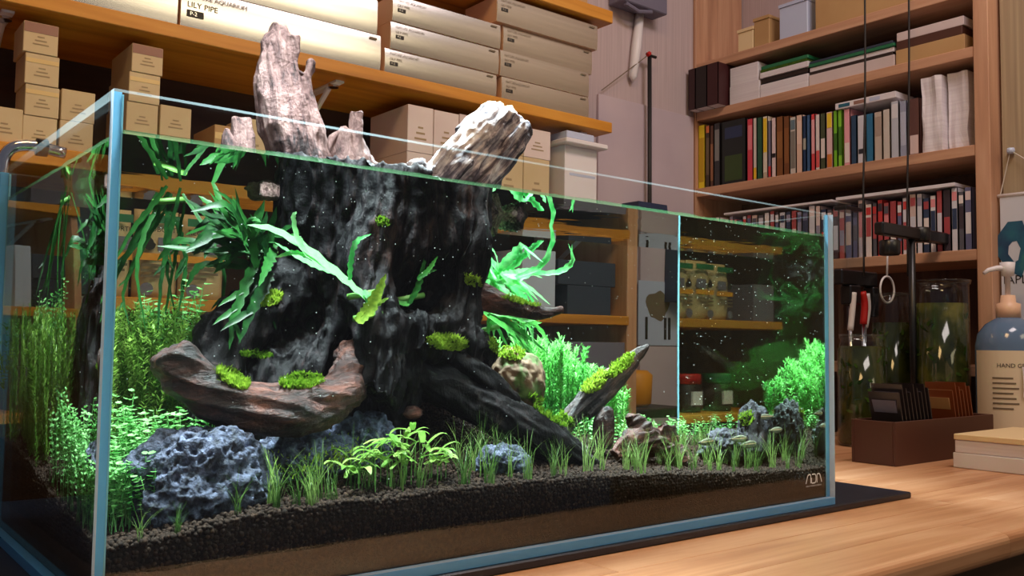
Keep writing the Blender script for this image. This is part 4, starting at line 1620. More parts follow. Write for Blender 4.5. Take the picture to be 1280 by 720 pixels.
# pale cartons in the middle
carton('large pinkish carton at the left of the pale row', X_(509, 190), X_(541, 190), S2 + 0.121, S2 + 0.248, 0.20, mat='pinkwhite', grp='pinkish cartons')
carton('narrow pinkish carton in the middle of the pale row', X_(542, 190), X_(573, 190), S2 + 0.121, S2 + 0.247, 0.16, mat='pinkwhite', grp='pinkish cartons')
carton('pinkish carton at the right end of the pale row', X_(574, 190), X_(612, 190), S2 + 0.121, S2 + 0.250, 0.16, mat='pinkwhite', grp='pinkish cartons')
for k, (p0, p1) in enumerate(((509, 541), (542, 573), (574, 612))):
    carton('pinkish carton under the pale row, ' + ('below the large one', 'below the narrow one', 'below the right-hand one')[k], X_(p0, 190), X_(p1, 190), S2, S2 + 0.120, 0.18, mat='pinkwhite', grp='pinkish cartons')
carton('pinkish cream carton right of the log end, upper right', X_(655, 200), X_(688, 200), S2 + 0.163, S2 + 0.250, 0.12, mat='pinkwhite', grp='cartons right of the log end')
carton('cream carton right of the log end, lower right', X_(655, 200), X_(687, 200), S2, S2 + 0.162, 0.12, grp='cartons right of the log end')
carton('cream carton right of the log end, lower left', X_(618, 200), X_(654, 200), S2, S2 + 0.162, 0.12, grp='cartons right of the log end')
carton('cream carton behind the log end, upper left', X_(618, 200), X_(654, 200), S2 + 0.163, S2 + 0.247, 0.12, grp='cartons right of the log end')
wb = carton('tall white carton at the right end of the carton shelf', X_(706, 210), X_(746, 210), S2, S2 + 0.222, 0.13, mat='white', prints=False, grp=None)
box('blue_print', X_(712, 210), X_(744, 210), YB - 0.0006, YB - 0.0001, S2 + 0.13, S2 + 0.138, 'bluewhite', wb)
wt = thing('white_tray', 'white plastic tray with a bluish lid on the tall white carton', 'tray', (X_(726, 190), YB + 0.06, S2 + 0.2225))
xx0, xx1 = X_(700, 200), X_(752, 200)
box('tray_body', xx0, xx1, YB - 0.03, YB + 0.10, S2 + 0.2225, S2 + 0.238, 'white', wt, 0.003)
box('tray_lid', xx0 + 0.01, xx1 - 0.05, YB - 0.02, YB + 0.10, S2 + 0.2385, S2 + 0.262, 'bluewhite', wt, 0.003)

# things on top shelf above
carton('yellow-brown carton on the highest pine shelf', 1.50, 1.70, S0, S0 + 0.12, 0.12, mat='kraft', prints=False, grp=None)

# soil bags on the shelf behind the tank
def soil_bag(label, x0, x1, z0, z1, shade=0, half=False):
    t = thing('soil_bag', label, 'bag', ((x0 + x1) / 2, YB + 0.04, z0), 'printed soil bags')
    w, h = x1 - x0, z1 - z0
    nx, nz = 8, 10
    V, Fc = [], []
    for sgn in (-1, 1):
        for j in range(nz + 1):
            for i in range(nx + 1):
                u_, v_ = i / nx, j / nz
                bul = (math.sin(math.pi * u_) ** 0.5) * (math.sin(math.pi * min(1, 0.12 + v_ * 0.88)) ** 0.5)
                V.append((x0 + w * u_, YB + 0.04 + sgn * (0.002 + 0.032 * bul), z0 + h * v_))
    n = (nx + 1)
    m = n * (nz + 1)
    for j in range(nz):
        for i in range(nx):
            a = j * n + i
            Fc.append((a, a + 1, a + 1 + n, a + n))
            Fc.append((m + a, m + a + n, m + a + 1 + n, m + a + 1))
    for j in range(nz):
        a = j * n
        Fc.append((a, a + n, m + a + n, m + a))
        a = j * n + nx
        Fc.append((a, m + a, m + a + n, a + n))
    for i in range(nx):
        Fc.append((i, m + i, m + i + 1, i + 1))
        a = nz * n + i
        Fc.append((a, a + 1, m + a + 1, m + a))
    mk('bag_body', V, Fc, 'cream', t, True)
    yf = YB + 0.0045
    box('print_panel', x0 + w * 0.06, x1 - w * 0.06, yf, yf + 0.001, z0 + h * 0.84, z0 + h * 0.93, 'green', t)
    text_front('print_line', 'REOBORTH', w * 0.17, x0 + w * 0.07, yf - 0.0005, z0 + h * 0.74, 'ink', t)
    bandm = M['orange']
    box('print_panel', x0 + w * 0.05, x1 - w * 0.05, yf, yf + 0.001, z0 + h * 0.42, z0 + h * 0.50, 'orange', t)
    box('print_panel', x0 + w * 0.44, x1 - w * 0.08, yf, yf + 0.001, z0 + h * 0.53, z0 + h * 0.68, 'violetgrey', t)
    # drop emblem
    cx, cz, r = x0 + w * 0.25, z0 + h * 0.60, w * 0.14
    dv = [(cx + r * math.cos(a) * (1 if math.sin(a) < 0.3 else 0.72), yf - 0.0004, cz + r * math.sin(a)) for a in [2 * math.pi * k / 20 for k in range(20)]]
    dv[5] = (cx, yf - 0.0004, cz + r * 1.5)
    mk('drop_emblem', dv, [tuple(range(20))], 'ink', t)
    for q in range(3):
        box('print_line', x0 + w * 0.08, x0 + w * (0.84, 0.78, 0.52)[q], yf, yf + 0.0008, z0 + h * (0.35 - 0.06 * q), z0 + h * (0.38 - 0.06 * q), 'greyink', t)
    dv = [(x0 + w * 0.22 + w * 0.15 * math.cos(a), yf, z0 + h * 0.10 + w * 0.15 * math.sin(a)) for a in [2 * math.pi * k / 18 for k in range(18)]]
    mk('round_emblem', dv, [tuple(range(18))], 'violetgrey', t)


def TX(px_, py_):
    return thru(px_, py_, YB).x


soil_bag('printed soil bag between two like it on the shelf behind the tank', TX(174, 320), TX(230, 320), S3, S3 + 0.185)
soil_bag('printed soil bag at the left end of the row', TX(116, 320), TX(170, 320), S3, S3 + 0.18)
soil_bag('printed soil bag partly behind the dark fern', TX(232, 320), TX(288, 320), S3, S3 + 0.183)
# white cartons resting on the bags' shelf further left
carton('violet-grey box beside the first soil bag', 0.05, 0.15, S3, S3 + 0.12, 0.18, mat='violetgrey', prints=False, grp=None)


def canister(label, x, capm, bodym='darkbox', r=0.042, h=0.12):
    t = thing('canister', label, 'canister', (x, 1.25, S4), 'canisters on the low shelf')
    g = latheg([(r * 0.96, 0), (r, 0.006), (r, h * 0.72), (r * 0.96, h * 0.74)], x, 1.25, S4, 24)
    mk('body', g[0], g[1], bodym, t, True)
    g = latheg([(r * 1.03, h * 0.74), (r * 1.03, h * 0.97), (r * 0.97, h)], x, 1.25, S4, 24)
    mk('lid', g[0], g[1], capm, t, True)
    box('paper_label', x - r * 0.5, x + r * 0.5, 1.25 - r - 0.001, 1.25 - r * 0.86, S4 + h * 0.2, S4 + h * 0.55, 'white', t)


canister('canister with a green lid on the low shelf', 0.22, 'green')
canister('canister with a red lid next to the green one', 0.36, 'red')
canister('canister with a red lid between two other red lids', 0.50, 'red')
canister('canister with a red lid beside the dark carton', 0.68, 'red', 'brownbox', 0.045, 0.13)
carton('dark carton on the low shelf behind the stump', 0.80, 1.05, S4, S4 + 0.2, 0.15, mat='darkbox', prints=False, grp=None)
# navy and violet boxes right of the stump
carton('navy storage box, upper of two behind the tank', TX(700, 350), TX(772, 350), S3 + 0.082, S3 + 0.150, 0.2, mat='navybox', prints=False, grp='navy boxes behind the tank')
carton('navy storage box, lower of two behind the tank', TX(712, 380), TX(766, 380), S3, S3 + 0.081, 0.2, mat='navybox', prints=False, grp='navy boxes behind the tank')
carton('pale blue plastic sheet box between fern and navy boxes', TX(655, 330), TX(697, 330), S3, S3 + 0.17, 0.12, mat='bluewhite', prints=False, grp=None)
carton('violet-grey box, upper of two under the navy boxes', TX(705, 420), TX(784, 420), S4 + 0.125, S4 + 0.215, 0.2, mat='violetgrey', prints=False, grp='violet-grey boxes')
carton('violet-grey box, lower of two under the navy boxes', TX(690, 450), TX(780, 450), S4, S4 + 0.124, 0.2, mat='violetgrey', prints=False, grp='violet-grey boxes')

# ================================================================== ON THE BACK WALL
pnl0 = onY(748, 117, 1.49)
pnl1 = onY(872, 153, 1.49)
tag(mk('white_board', *boxg(pnl0.x, 2.59, 1.488, 1.4995, -0.4, pnl0.z, 0.001), 'panel'), 'smooth white board fixed to the lower wall by the bookcase', 'board')
# broom with a dark pole and navy head
b0, b1_ = onY(812, 70, 1.46), onY(812, 250, 1.46)
br = thing('broom', 'thin black pole with a navy head leaning on the white board', 'broom', (b1_.x, 1.45, 0.4))
g = tubeg([b0, b1_, (b1_.x, 1.46, 0.45)], 0.008, 8)
mk('pole', g[0], g[1], 'cord', br, True)
hp = onY(786, 253, 1.45)
hq = onY(828, 262, 1.45)
mk('head', [(hp.x, 1.40, hp.z), (hq.x - 0.03, 1.40, hp.z), (hq.x + 0.03, 1.40, 0.42), (hp.x - 0.01, 1.40, 0.42), (hp.x, 1.486, hp.z), (hq.x - 0.03, 1.486, hp.z), (hq.x + 0.03, 1.486, 0.42), (hp.x - 0.01, 1.486, 0.42)],
   [(0, 3, 2, 1), (4, 5, 6, 7), (0, 1, 5, 4), (1, 2, 6, 5), (2, 3, 7, 6), (3, 0, 4, 7)], 'navy', br)
g = tubeg([b0 + Vector((-0.02, -0.004, 0.004)), b0 + Vector((0.0, -0.004, 0.0)), b0 + Vector((0.03, -0.004, 0.0))], 0.006, 8)
mk('clip', g[0], g[1], 'cord', br)
g = tubeg([b0 + Vector((-0.024, -0.012, -0.004)), b0 + Vector((-0.012, -0.012, 0.006))], 0.008, 8)
mk('red_clip', g[0], g[1], 'red', br)
s1 = onY(752, 113, 1.48)
g = tubeg([b0 + Vector((-0.01, 0, 0)), s1], 0.002, 5)
tag(mk('wall_string', g[0], g[1], 'greyink'), 'thin string running from the pole clip to the shelf', 'string')
w0, w1 = onY(800, 15, 1.48), onY(791, 102, 1.48)
g = tubeg([w0, (w0 + w1) / 2, w1 + Vector((0, 0, 0.02)), w1], [0.016, 0.02, 0.016, 0.004], 8)
tag(mk('white_rod', g[0], g[1], 'white', None, True), 'flat white plastic rod hanging on the wall above the board', 'rod')
g0 = onY(800, 6, 1.47)
g = join(boxg(g0.x - 0.14, g0.x + 0.10, 1.42, 1.4995, g0.z - 0.03, g0.z + 0.08, 0.004), tubeg([(g0.x - 0.12, 1.43, g0.z - 0.035), (g0.x - 0.05, 1.43, g0.z - 0.05), (g0.x + 0.02, 1.43, g0.z - 0.035)], 0.008, 8))
tag(mk('cable_box', g[0], g[1], 'violetgrey'), 'grey cable box on the wall above the white rod', 'box')
# poster seen through the water
pp0, pp1 = thru(800, 350, 1.487), thru(847, 432, 1.487)
ps = mk('wall_poster', *boxg(pp0.x, pp1.x + 0.02, 1.4845, 1.4875, pp1.z, pp0.z), 'bluewhite')
tag(ps, 'pale poster with a tree print below the navy broom head', 'poster')
cx, cz = (pp0.x + pp1.x) / 2, pp0.z - 0.085
dv = [(cx + 0.055 * math.cos(a) * (1 + 0.15 * math.sin(3 * a)), 1.4842, cz + 0.05 * math.sin(a) * (1 + 0.12 * math.cos(5 * a))) for a in [2 * math.pi * k / 24 for k in range(24)]]
mk('tree_print', dv, [tuple(range(24))], 'greyink', ps)
for dx in (-0.06, 0.03, 0.05):
    box('trunk_print', cx + dx, cx + dx + 0.012, 1.4838, 1.4843, pp1.z + 0.02, cz - 0.04, 'ink', ps)
op = thru(791, 488, 1.40)
tag(mk('orange_tub', *latheg([(0.05, 0), (0.062, 0.01), (0.066, 0.10), (0.05, 0.115)], op.x, 1.40, op.z - 0.05, 24), 'orange', None, True), 'orange tub standing on a stool behind the tank', 'tub')
st = thing('low_stool', 'dark low stool under the orange tub behind the tank', 'stool', (op.x, 1.40, -0.9))
box('seat', op.x - 0.14, op.x + 0.14, 1.28, 1.48, op.z - 0.08, op.z - 0.0505, 'darkbox', st, 0.004)
for dx in (-0.12, 0.12):
    for yy in (1.30, 1.46):
        box('leg', op.x + dx - 0.012, op.x + dx + 0.012, yy - 0.012, yy + 0.012, -0.9, op.z - 0.0805, 'darkbox', st)

# chrome pipe at the rear left corner of the tank
cr = thing('steel_outflow_pipe', 'bright steel outflow pipe hooked over the rear left corner', 'pipe', (0.02, 0.60, 0))
p_ = [(0.006, 0.60, 0.10), (0.006, 0.60, 0.36), (0.006, 0.60, 0.49), (0.012, 0.60, 0.535), (0.04, 0.60, 0.55), (0.09, 0.60, 0.545)]
g = tubeg(crom(p_, 24), 0.0085, 14)
mk('pipe', g[0], g[1], 'steel', cr, True)
g = tubeg([(0.006, 0.60, 0.03), (0.006, 0.60, 0.11)], 0.011, 14)
mk('hose', g[0], g[1], 'acrylic', cr, True)
g = tubeg([(0.05, 0.60, 0.549), (0.065, 0.60, 0.549)], 0.013, 14)
mk('collar', g[0], g[1], 'black', cr, True)


# ================================================================== BOOKS
def book(y1, y0, z0, z1, col, label, band=None, band2=None, dep=0.15, xf=None, name='book', grp='books in the bookcase', lean=0.0, cat='book'):
    xf = xf if xf is not None else BX0 + 0.012
    key = 'cover_%d_%d_%d' % col
    if key not in M:
        M[key] = plain(key, C(*col), 0.5)
    ya, yb = max(0.3905, min(y0, y1)), min(1.4825, max(y0, y1))

    def sh_(v):
        if not lean:
            return v
        return [(p[0], p[1] + (p[2] - z0) * lean, p[2]) for p in v]
    v, f = join(boxg(xf, xf + 0.003, ya, yb, z0, z1), boxg(xf, xf + dep, ya, ya + 0.002, z0, z1), boxg(xf, xf + dep, yb - 0.002, yb, z0, z1))
    o = mk(name, sh_(v), f, key)
    tag(o, label, cat, grp)
    v, f = boxg(xf + 0.0032, xf + dep - 0.004, ya + 0.0021, yb - 0.0021, z0, z1 - 0.003)
    mk('pages', sh_(v), f, 'paper', o)
    h = z1 - z0
    for bd in (band, band2):
        if bd:
            a, b, c2 = bd
            k2 = 'cover_%d_%d_%d' % c2
            if k2 not in M:
                M[k2] = plain(k2, C(*c2), 0.5)
            m = (yb - ya) * 0.14
            v, f = boxg(xf - 0.0007, xf - 0.0001, ya + m, yb - m, z0 + h * a, z0 + h * b)
            mk('spine_print', sh_(v), f, k2, o)
    return o


def Yx(px_, py_=190):
    return onX(px_, py_, BX0 + 0.012).y


BK = 0.8972
Y_ = (236, 208, 40)
row = [
    (872.5, 881, 0.256, (238, 212, 44), 'bright yellow book at the corner end of the row', (0.1, 0.8, (200, 160, 30)), None),
    (882, 887, 0.25, (70, 56, 44), 'dark brown book with an orange spine top', (0.88, 0.99, (220, 120, 70)), (0.2, 0.8, (110, 92, 70))),
    (887.5, 892, 0.245, (92, 60, 46), 'narrow brown book by the orange-topped one', (0.1, 0.7, (150, 100, 70)), None),
    (892.5, 900, 0.25, (52, 52, 56), 'charcoal book with pale print on the spine', (0.4, 0.9, (130, 128, 126)), None),
    (902, 932, 0.248, (24, 30, 30), 'wide black book with a green plant picture', (0.05, 0.45, (52, 72, 30)), (0.72, 0.9, (40, 52, 84))),
    (934, 941, 0.238, (214, 66, 84), 'pinkish red book beside the wide black one', (0.5, 0.9, (236, 130, 140)), None),
    (941.5, 946, 0.237, (220, 206, 196), 'thin pale book with a yellow foot', (0.02, 0.2, (236, 186, 40)), None),
    (946.5, 953, 0.236, (34, 84, 60), 'dark green book in the upper book row', None, None),
    (953.5, 959.5, 0.235, (226, 214, 196), 'white book with a yellow title strip', (0.42, 0.97, (236, 196, 40)), (0.0, 0.1, (190, 170, 150))),
    (960, 964, 0.215, (120, 118, 140), 'slim grey-violet book with a red foot', (0.02, 0.2, (206, 60, 60)), None),
    (964.5, 970, 0.222, (230, 206, 206), 'pale pink book with a black mark', (0.33, 0.4, (30, 26, 30)), None),
    (970.5, 979, 0.222, (130, 80, 38), 'thick brown book, left of a brown pair', (0.3, 0.75, (150, 98, 50)), None),
    (979.5, 987, 0.218, (118, 70, 34), 'thick brown book, right of a brown pair', (0.2, 0.8, (140, 88, 44)), None),
    (987.5, 995, 0.21, (206, 198, 190), 'cream book with grey brush lettering', (0.1, 0.75, (130, 124, 116)), (0.78, 0.95, (100, 120, 130))),
    (995.5, 1003, 0.212, (226, 190, 170), 'light peach book in the upper row', (0.5, 0.9, (236, 206, 190)), None),
    (1003.5, 1008, 0.205, (30, 56, 92), 'navy book with pale flower marks', (0.4, 0.6, (170, 170, 160)), None),
    (1008.5, 1013, 0.205, (60, 96, 140), 'slim blue book next to the navy one', None, None),
    (1014, 1019, 0.205, (216, 70, 76), 'red and pink book beside the blue one', (0.3, 0.9, (238, 170, 176)), None),
    (1019.5, 1025, 0.20, (226, 216, 214), 'white book with a red spine foot', (0.05, 0.35, (216, 90, 90)), None),
    (1025.5, 1032, 0.20, (70, 78, 52), 'olive book with a white label', (0.2, 0.55, (226, 216, 210)), None),
    (1033, 1041, 0.20, (226, 190, 190), 'pink book with a yellow top and orange picture', (0.72, 0.98, (240, 206, 50)), (0.02, 0.25, (206, 120, 46))),
    (1042, 1047, 0.20, (120, 190, 40), 'lime green book, left of a pair', (0.3, 0.6, (60, 110, 30)), None),
    (1047.5, 1053, 0.20, (130, 196, 50), 'lime green book, right of a pair', (0.2, 0.7, (70, 120, 30)), None),
    (1055, 1063, 0.198, (232, 160, 170), 'rose book beside the lime green pair', (0.05, 0.4, (236, 220, 216)), None),
    (1064, 1071, 0.17, (40, 70, 100), 'blue-grey book under the flat one', None, None),
    (1072, 1082, 0.165, (206, 206, 216), 'white book with a small dark mark', (0.2, 0.3, (40, 40, 50)), None),
    (1083, 1092, 0.165, (40, 110, 150), 'sky blue book in the upper row', None, None),
    (1093, 1103, 0.165, (196, 180, 166), 'fawn book in the upper row', (0.5, 0.9, (170, 150, 136)), None),
    (1104, 1113, 0.168, (206, 196, 186), 'cream book beside the fawn one', None, None),
    (1114, 1124, 0.19, (190, 196, 210), 'pale blue-grey tall book', (0.7, 0.95, (220, 220, 226)), None),
    (1125, 1134, 0.185, (150, 156, 180), 'slate blue book beside the vertical cord', (0.2, 0.8, (180, 186, 206)), None),
    (1136, 1150, 0.185, (96, 62, 56), 'dark brown book with a pale foot', (0.02, 0.35, (220, 196, 190)), None),
]
for p0, p1, h, col, lab, bd, bd2 in row:
    book(Yx(p0), Yx(p1), BK, BK + h, col, lab, bd, bd2)
# book lying flat on top of the row
yy0, yy1 = Yx(1046), Yx(1122)
fb = mk('book', *boxg(BX0 + 0.004, BX0 + 0.16, yy1, yy0, BK + 0.2005, BK + 0.222, 0.001), 'paper')
tag(fb, 'white paperback lying flat across the standing books', 'book', 'books in the bookcase')
for a, b, c in ((0.06, 0.25, 'hex'), (0.32, 0.5, 'pinkband'), (0.58, 0.75, 'bluewhite')):
    box('spine_print', BX0 + 0.0033, BX0 + 0.0039, yy0 - (yy0 - yy1) * b, yy0 - (yy0 - yy1) * a, BK + 0.205, BK + 0.217, c, fb)
# paper bags right end of the row
for k, (p0, p1, h, dx) in enumerate(((1153, 1178, 0.245, 0.0), (1181, 1206, 0.25, 0.03))):
    v, f = boxg(BX0 + 0.012 + dx, BX0 + 0.16, Yx(p1), Yx(p0), BK, BK + h)
    bm = bmesh.new()
    vs = [bm.verts.new(p) for p in v]
    for q in f:
        bm.faces.new([vs[i] for i in q])
    bmesh.ops.subdivide_edges(bm, edges=bm.edges[:], cuts=7, use_grid_fill=True)
    for vv in bm.verts:
        vv.co.x += 0.012 * noise.noise(Vector((vv.co.y * 40, vv.co.z * 7, k)))
        vv.co.y += 0.006 * noise.noise(Vector((vv.co.y * 9, vv.co.z * 12, k + 4)))
    me = bpy.data.meshes.new('paper_sleeve')
    bm.to_mesh(me)
    bm.free()
    o = link_mesh('paper_sleeve', me, 'paper')
    tag(o, ('crinkled white paper sleeve beside the dark brown book', 'crinkled white paper sleeve at the bookcase upright')[k], 'paper', 'white paper sleeves')

# second row of books, lower shelf
BK2 = 0.5752
palette = [(232, 212, 212), (206, 60, 60), (236, 226, 222), (150, 146, 170), (226, 140, 146), (100, 104, 140), (216, 216, 226), (170, 70, 76), (216, 190, 180), (90, 90, 100), (230, 226, 230), (180, 80, 84), (60, 50, 60), (214, 214, 224), (44, 60, 90)]
names_ = ['rosy white', 'red', 'ivory', 'grey-violet', 'salmon', 'indigo', 'pale grey', 'wine red', 'beige pink', 'graphite', 'off-white', 'brick red', 'plum black', 'silver grey', 'dark navy']
px_ = 893.0
rk = random.Random(8)
kk = 0
used = {}
while px_ < 1206:
    w = rk.uniform(6, 9.5) * (0.8 + (px_ - 893) / 900)
    i = kk % 15 if kk < 15 else rk.randrange(15)
    col = palette[i]
    j = (i * 4 + 2 + kk // 15) % 15
    z = rk.uniform(0.175, 0.20)
    a = rk.uniform(0.05, 0.4)
    for j in [(j + q) % 15 for q in range(15)]:
        lab = '%s paperback with a %s spine print in the lower book row' % (names_[i], names_[j])
        if lab not in used and i != j:
            break
    used[lab] = used.get(lab, 0) + 1
    book(Yx(px_, 280), Yx(px_ + w - 0.6, 280), BK2, BK2 + z, col, lab, (a, a + rk.uniform(0.25, 0.5), palette[j]), (0.8, 0.94, palette[(j + 5) % 15]), 0.14, BX0 + 0.02, lean=0.0 if px_ < 1120 else 0.0)
    px_ += w
    kk += 1
# magazines lying on top of the lower row
mz = mk('magazine', *boxg(BX0 + 0.01, BX0 + 0.20, Yx(1040, 260), Yx(905, 260), BK2 + 0.203, BK2 + 0.211, 0.001), 'paper')
tag(mz, 'white magazine lying flat on the lower book row near the corner', 'magazine', 'flat magazines on the lower row')
mz = mk('magazine', *boxg(BX0 + 0.005, BX0 + 0.20, Yx(1195, 260), Yx(1046, 260), BK2 + 0.203, BK2 + 0.214, 0.001), 'paper')
tag(mz, 'white magazine lying flat on the lower book row near the upright', 'magazine', 'flat magazines on the lower row')

for k, pxk in enumerate((893, 901)):
    a, b = onX(pxk + 4, -20, 2.885), onX(pxk - 3, 68, 2.885)
    b.z = max(b.z, 1.406)
    g = tubeg(crom([a, (a + b) / 2 + Vector((0, 0.004, 0)), b], 8), 0.004, 6)
    tag(mk('power_cable', g[0], g[1], 'kraft', None, True), ('tan cable down the wall beside the bookcase corner post', 'tan cable down the wall beside the small cream box')[k], 'cable', 'tan wall cables')
# third level: dark binders and stacked paper
B2 = 1.2052


def Yb(px_, X=BX0 + 0.012, py_=80):
    return onX(px_, py_, X).y


for k, (p0, p1, col) in enumerate(((862, 884, (52, 24, 26)), (884.6, 911, (30, 20, 20)), (911.6, 938, (60, 22, 24)))):
    book(min(1.482, Yb(p0, BX0 - 0.05)), Yb(p1, BX0 - 0.05), B2, B2 + 0.165, col, ('dark maroon album next to the wall', 'black album between two maroon ones', 'dark maroon album beside the white paper stack')[k], dep=0.24, xf=BX0 - 0.05, grp='dark albums', cat='album') if False else \
        book(Yb(870 + (p0 - 862) * 0.53), Yb(870 + (p1 - 862) * 0.53), B2, B2 + 0.165, col, ('dark maroon album next to the wall', 'black album between two maroon ones', 'dark maroon album beside the white paper stack')[k], dep=0.24, xf=BX0 - 0.05, grp='dark albums', cat='album')


def paper_stack(label, p0, p1, z0, hs, mats, name='paper_stack', X=BX0 + 0.008, dep=0.2):
    ya, yb = Yb(p1, X), Yb(p0, X)
    t = thing(name, label, 'paper', (X + dep / 2, (ya + yb) / 2, z0), 'paper stacks in the bookcase')
    z = z0
    for k, (h, m) in enumerate(zip(hs, mats)):
        box('bundle', X + 0.003 * ((k * 7) % 3), X + dep, ya + 0.004 * ((k * 5) % 3), yb - 0.003 * ((k * 3) % 3), z, z + h - 0.0006, m, t, 0.0012)
        z += h
    return t


paper_stack('two thick bundles of white paper beside the dark albums', 912, 949, B2, (0.072, 0.074), ('paper', 'paper'))
paper_stack('pile of folders and brochures with dark green ones on top', 950, 1010, B2, (0.05, 0.006, 0.018, 0.022, 0.012, 0.014), ('paper', 'black', 'darkbox', 'paper', 'jarleaf', 'green'))
paper_stack('mixed pile of papers with a pink tray in the middle', 1011, 1118, B2, (0.04, 0.012, 0.016, 0.012, 0.01), ('pinkwhite', 'darkbox', 'paper', 'green', 'navybox'))
paper_stack('low brown tray of papers beside the upright', 1120, 1206, B2, (0.05, 0.03, 0.03), ('kraft', 'brownbox', 'pinkwhite'))
# top level of the bookcase: boxes
B3 = 1.4052
for lab, p0, p1, h, m in (('small cream box on the highest bookcase board', 923, 942, 0.075, 'manila'), ('grey-brown box behind the small cream box', 943, 962, 0.10, 'kraft'), ('white plastic case on the highest bookcase board', 975, 1010, 0.12, 'bluewhite'), ('long orange-brown carton on the highest bookcase board', 1020, 1200, 0.16, 'kraft')):
    o = mk('storage_box', *boxg(BX0 + 0.01, BX0 + 0.17, Yb(p1), Yb(p0), B3, B3 + h, 0.0015), m)
    tag(o, lab, 'box', 'boxes on top of the bookcase')
    box('lid_rim', BX0 + 0.006, BX0 + 0.172, Yb(p1) - 0.002, Yb(p0) + 0.002, B3 + h + 0.0003, B3 + h + 0.012, m, o)

# ================================================================== RIGHT SIDE, HANGING AND STANDING THINGS
# banner with hexagon emblem
bn = thing('hanging_banner', 'white cloth banner with a blue hexagon emblem on a string', 'banner', (2.64, 0.24, 0.3))
q0, q1 = onX(1245, 245, 2.64), onX(1300, 258, 2.64)
ztop, zbot = 0.735, 0.28
q0.y -= 0.012
box('cloth', 2.638, 2.641, 0.115, q0.y, zbot, ztop, 'banner', bn)
g = tubeg([(2.64, 0.108, ztop), (2.64, q0.y + 0.006, ztop)], 0.006, 8)
mk('rod', g[0], g[1], 'white', bn, True)
pin = onX(1262, 188, 2.64)
g = tubeg([(2.64, q0.y, ztop), (2.645, pin.y, pin.z), (2.64, 0.13, ztop)], 0.0022, 5)
mk('string', g[0], g[1], 'straw', bn)
g = latheg([(0.0, -0.01), (0.010, -0.008), (0.012, 0), (0.010, 0.008), (0.0, 0.01)], 2.648, pin.y, pin.z, 12)
mk('pin', g[0], g[1], 'bluewhite', bn, True)
hc = onX(1266, 312, 2.637)
for nm, r1, r2, mm in (('hexagon_emblem', 1.0, 0.0, 'hex'),):
    o6 = [(-0.25, 1), (0.55, 1), (1.0, 0.05), (0.45, -1.0), (-0.2, -0.75), (-0.95, -0.1), (-0.8, 0.55)]
    i6 = [(-0.02, 0.28), (0.22, 0.3), (0.42, 0.02), (0.28, -0.38), (0.08, -0.45), (-0.26, -0.15), (-0.22, 0.14)]
    V = [(2.6372, hc.y - p[0] * 0.052, hc.z + p[1] * 0.085) for p in o6] + [(2.6372, hc.y - p[0] * 0.052, hc.z + p[1] * 0.085) for p in i6]
    mk(nm, V, [(k, (k + 1) % 7, 7 + (k + 1) % 7, 7 + k) for k in range(7)], mm, bn)
tl = onX(1254, 355, 2.637)
text_side('lettering', 'IAPLC', 0.036, 2.6372, tl.y, tl.z, 'ink', bn)


# plant jars
def jar(label, x, y, r, top, lvl, seed, neck=0.86):
    h = onY(top[0], top[1], y).z - TZ
    t = thing('plant_jar', label, 'jar', (x, y, TZ), 'glass plant jars')
    g = latheg([(r * 0.92, 0), (r, 0.01), (r, h * 0.86), (r * neck, h * 0.93), (r * neck, h - 0.012), (r * neck * 1.06, h - 0.010), (r * neck * 1.06, h)], x, y, TZ + 0.0005, 36)
    mk('glass', g[0], g[1][:-1], 'jar', t, True)
    g = latheg([(r * 0.88, 0.006), (r * 0.955, 0.014), (r * 0.955, h * lvl)], x, y, TZ + 0.0005, 30)
    w = mk('water', g[0], g[1], 'jarwater', t, True)
    g = tubeg([(x + r * neck * 1.05 * math.cos(a), y + r * neck * 1.05 * math.sin(a), TZ + h) for a in [2 * math.pi * k / 30 for k in range(31)]], 0.003, 6, False)
    mk('rim', g[0], g[1], 'jar', t, True)
    rr = random.Random(seed)
    for k in range(26):
        a = rr.uniform(2.6, 5.6)
        z = TZ + h * rr.uniform(0.15, lvl * 0.95)
        b = Vector((x + r * 0.956 * math.cos(a), y + r * 0.956 * math.sin(a), z))
        n = Vector((math.cos(a), math.sin(a), 0))
        s = Vector((-math.sin(a), math.cos(a), 0))
        d = (s * rr.uniform(-1, 1) + Vector((0, 0, rr.uniform(-0.6, 1)))).normalized() * rr.uniform(0.015, 0.03)
        v, f = strip_leaf([b, b + d * 0.5 + n * 0.0010, b + d + n * 0.0006], 0.0035, 5, up=n, seed=k, vdeep=0.0)
        mk('leaf', v, f, 'jarleaf', t)
    return t


jar('dark plant jar standing nearest the glass tank', 2.21, 0.545, 0.068, (1076, 419), 0.90, 1)
jar('wide plant jar between the two other plant jars', 2.497, 0.605, 0.066, (1118, 368), 0.80, 2)
jar('tall straight plant jar beside the bookcase upright', 2.49, 0.45, 0.080, (1177, 352), 0.86, 3, 0.99)


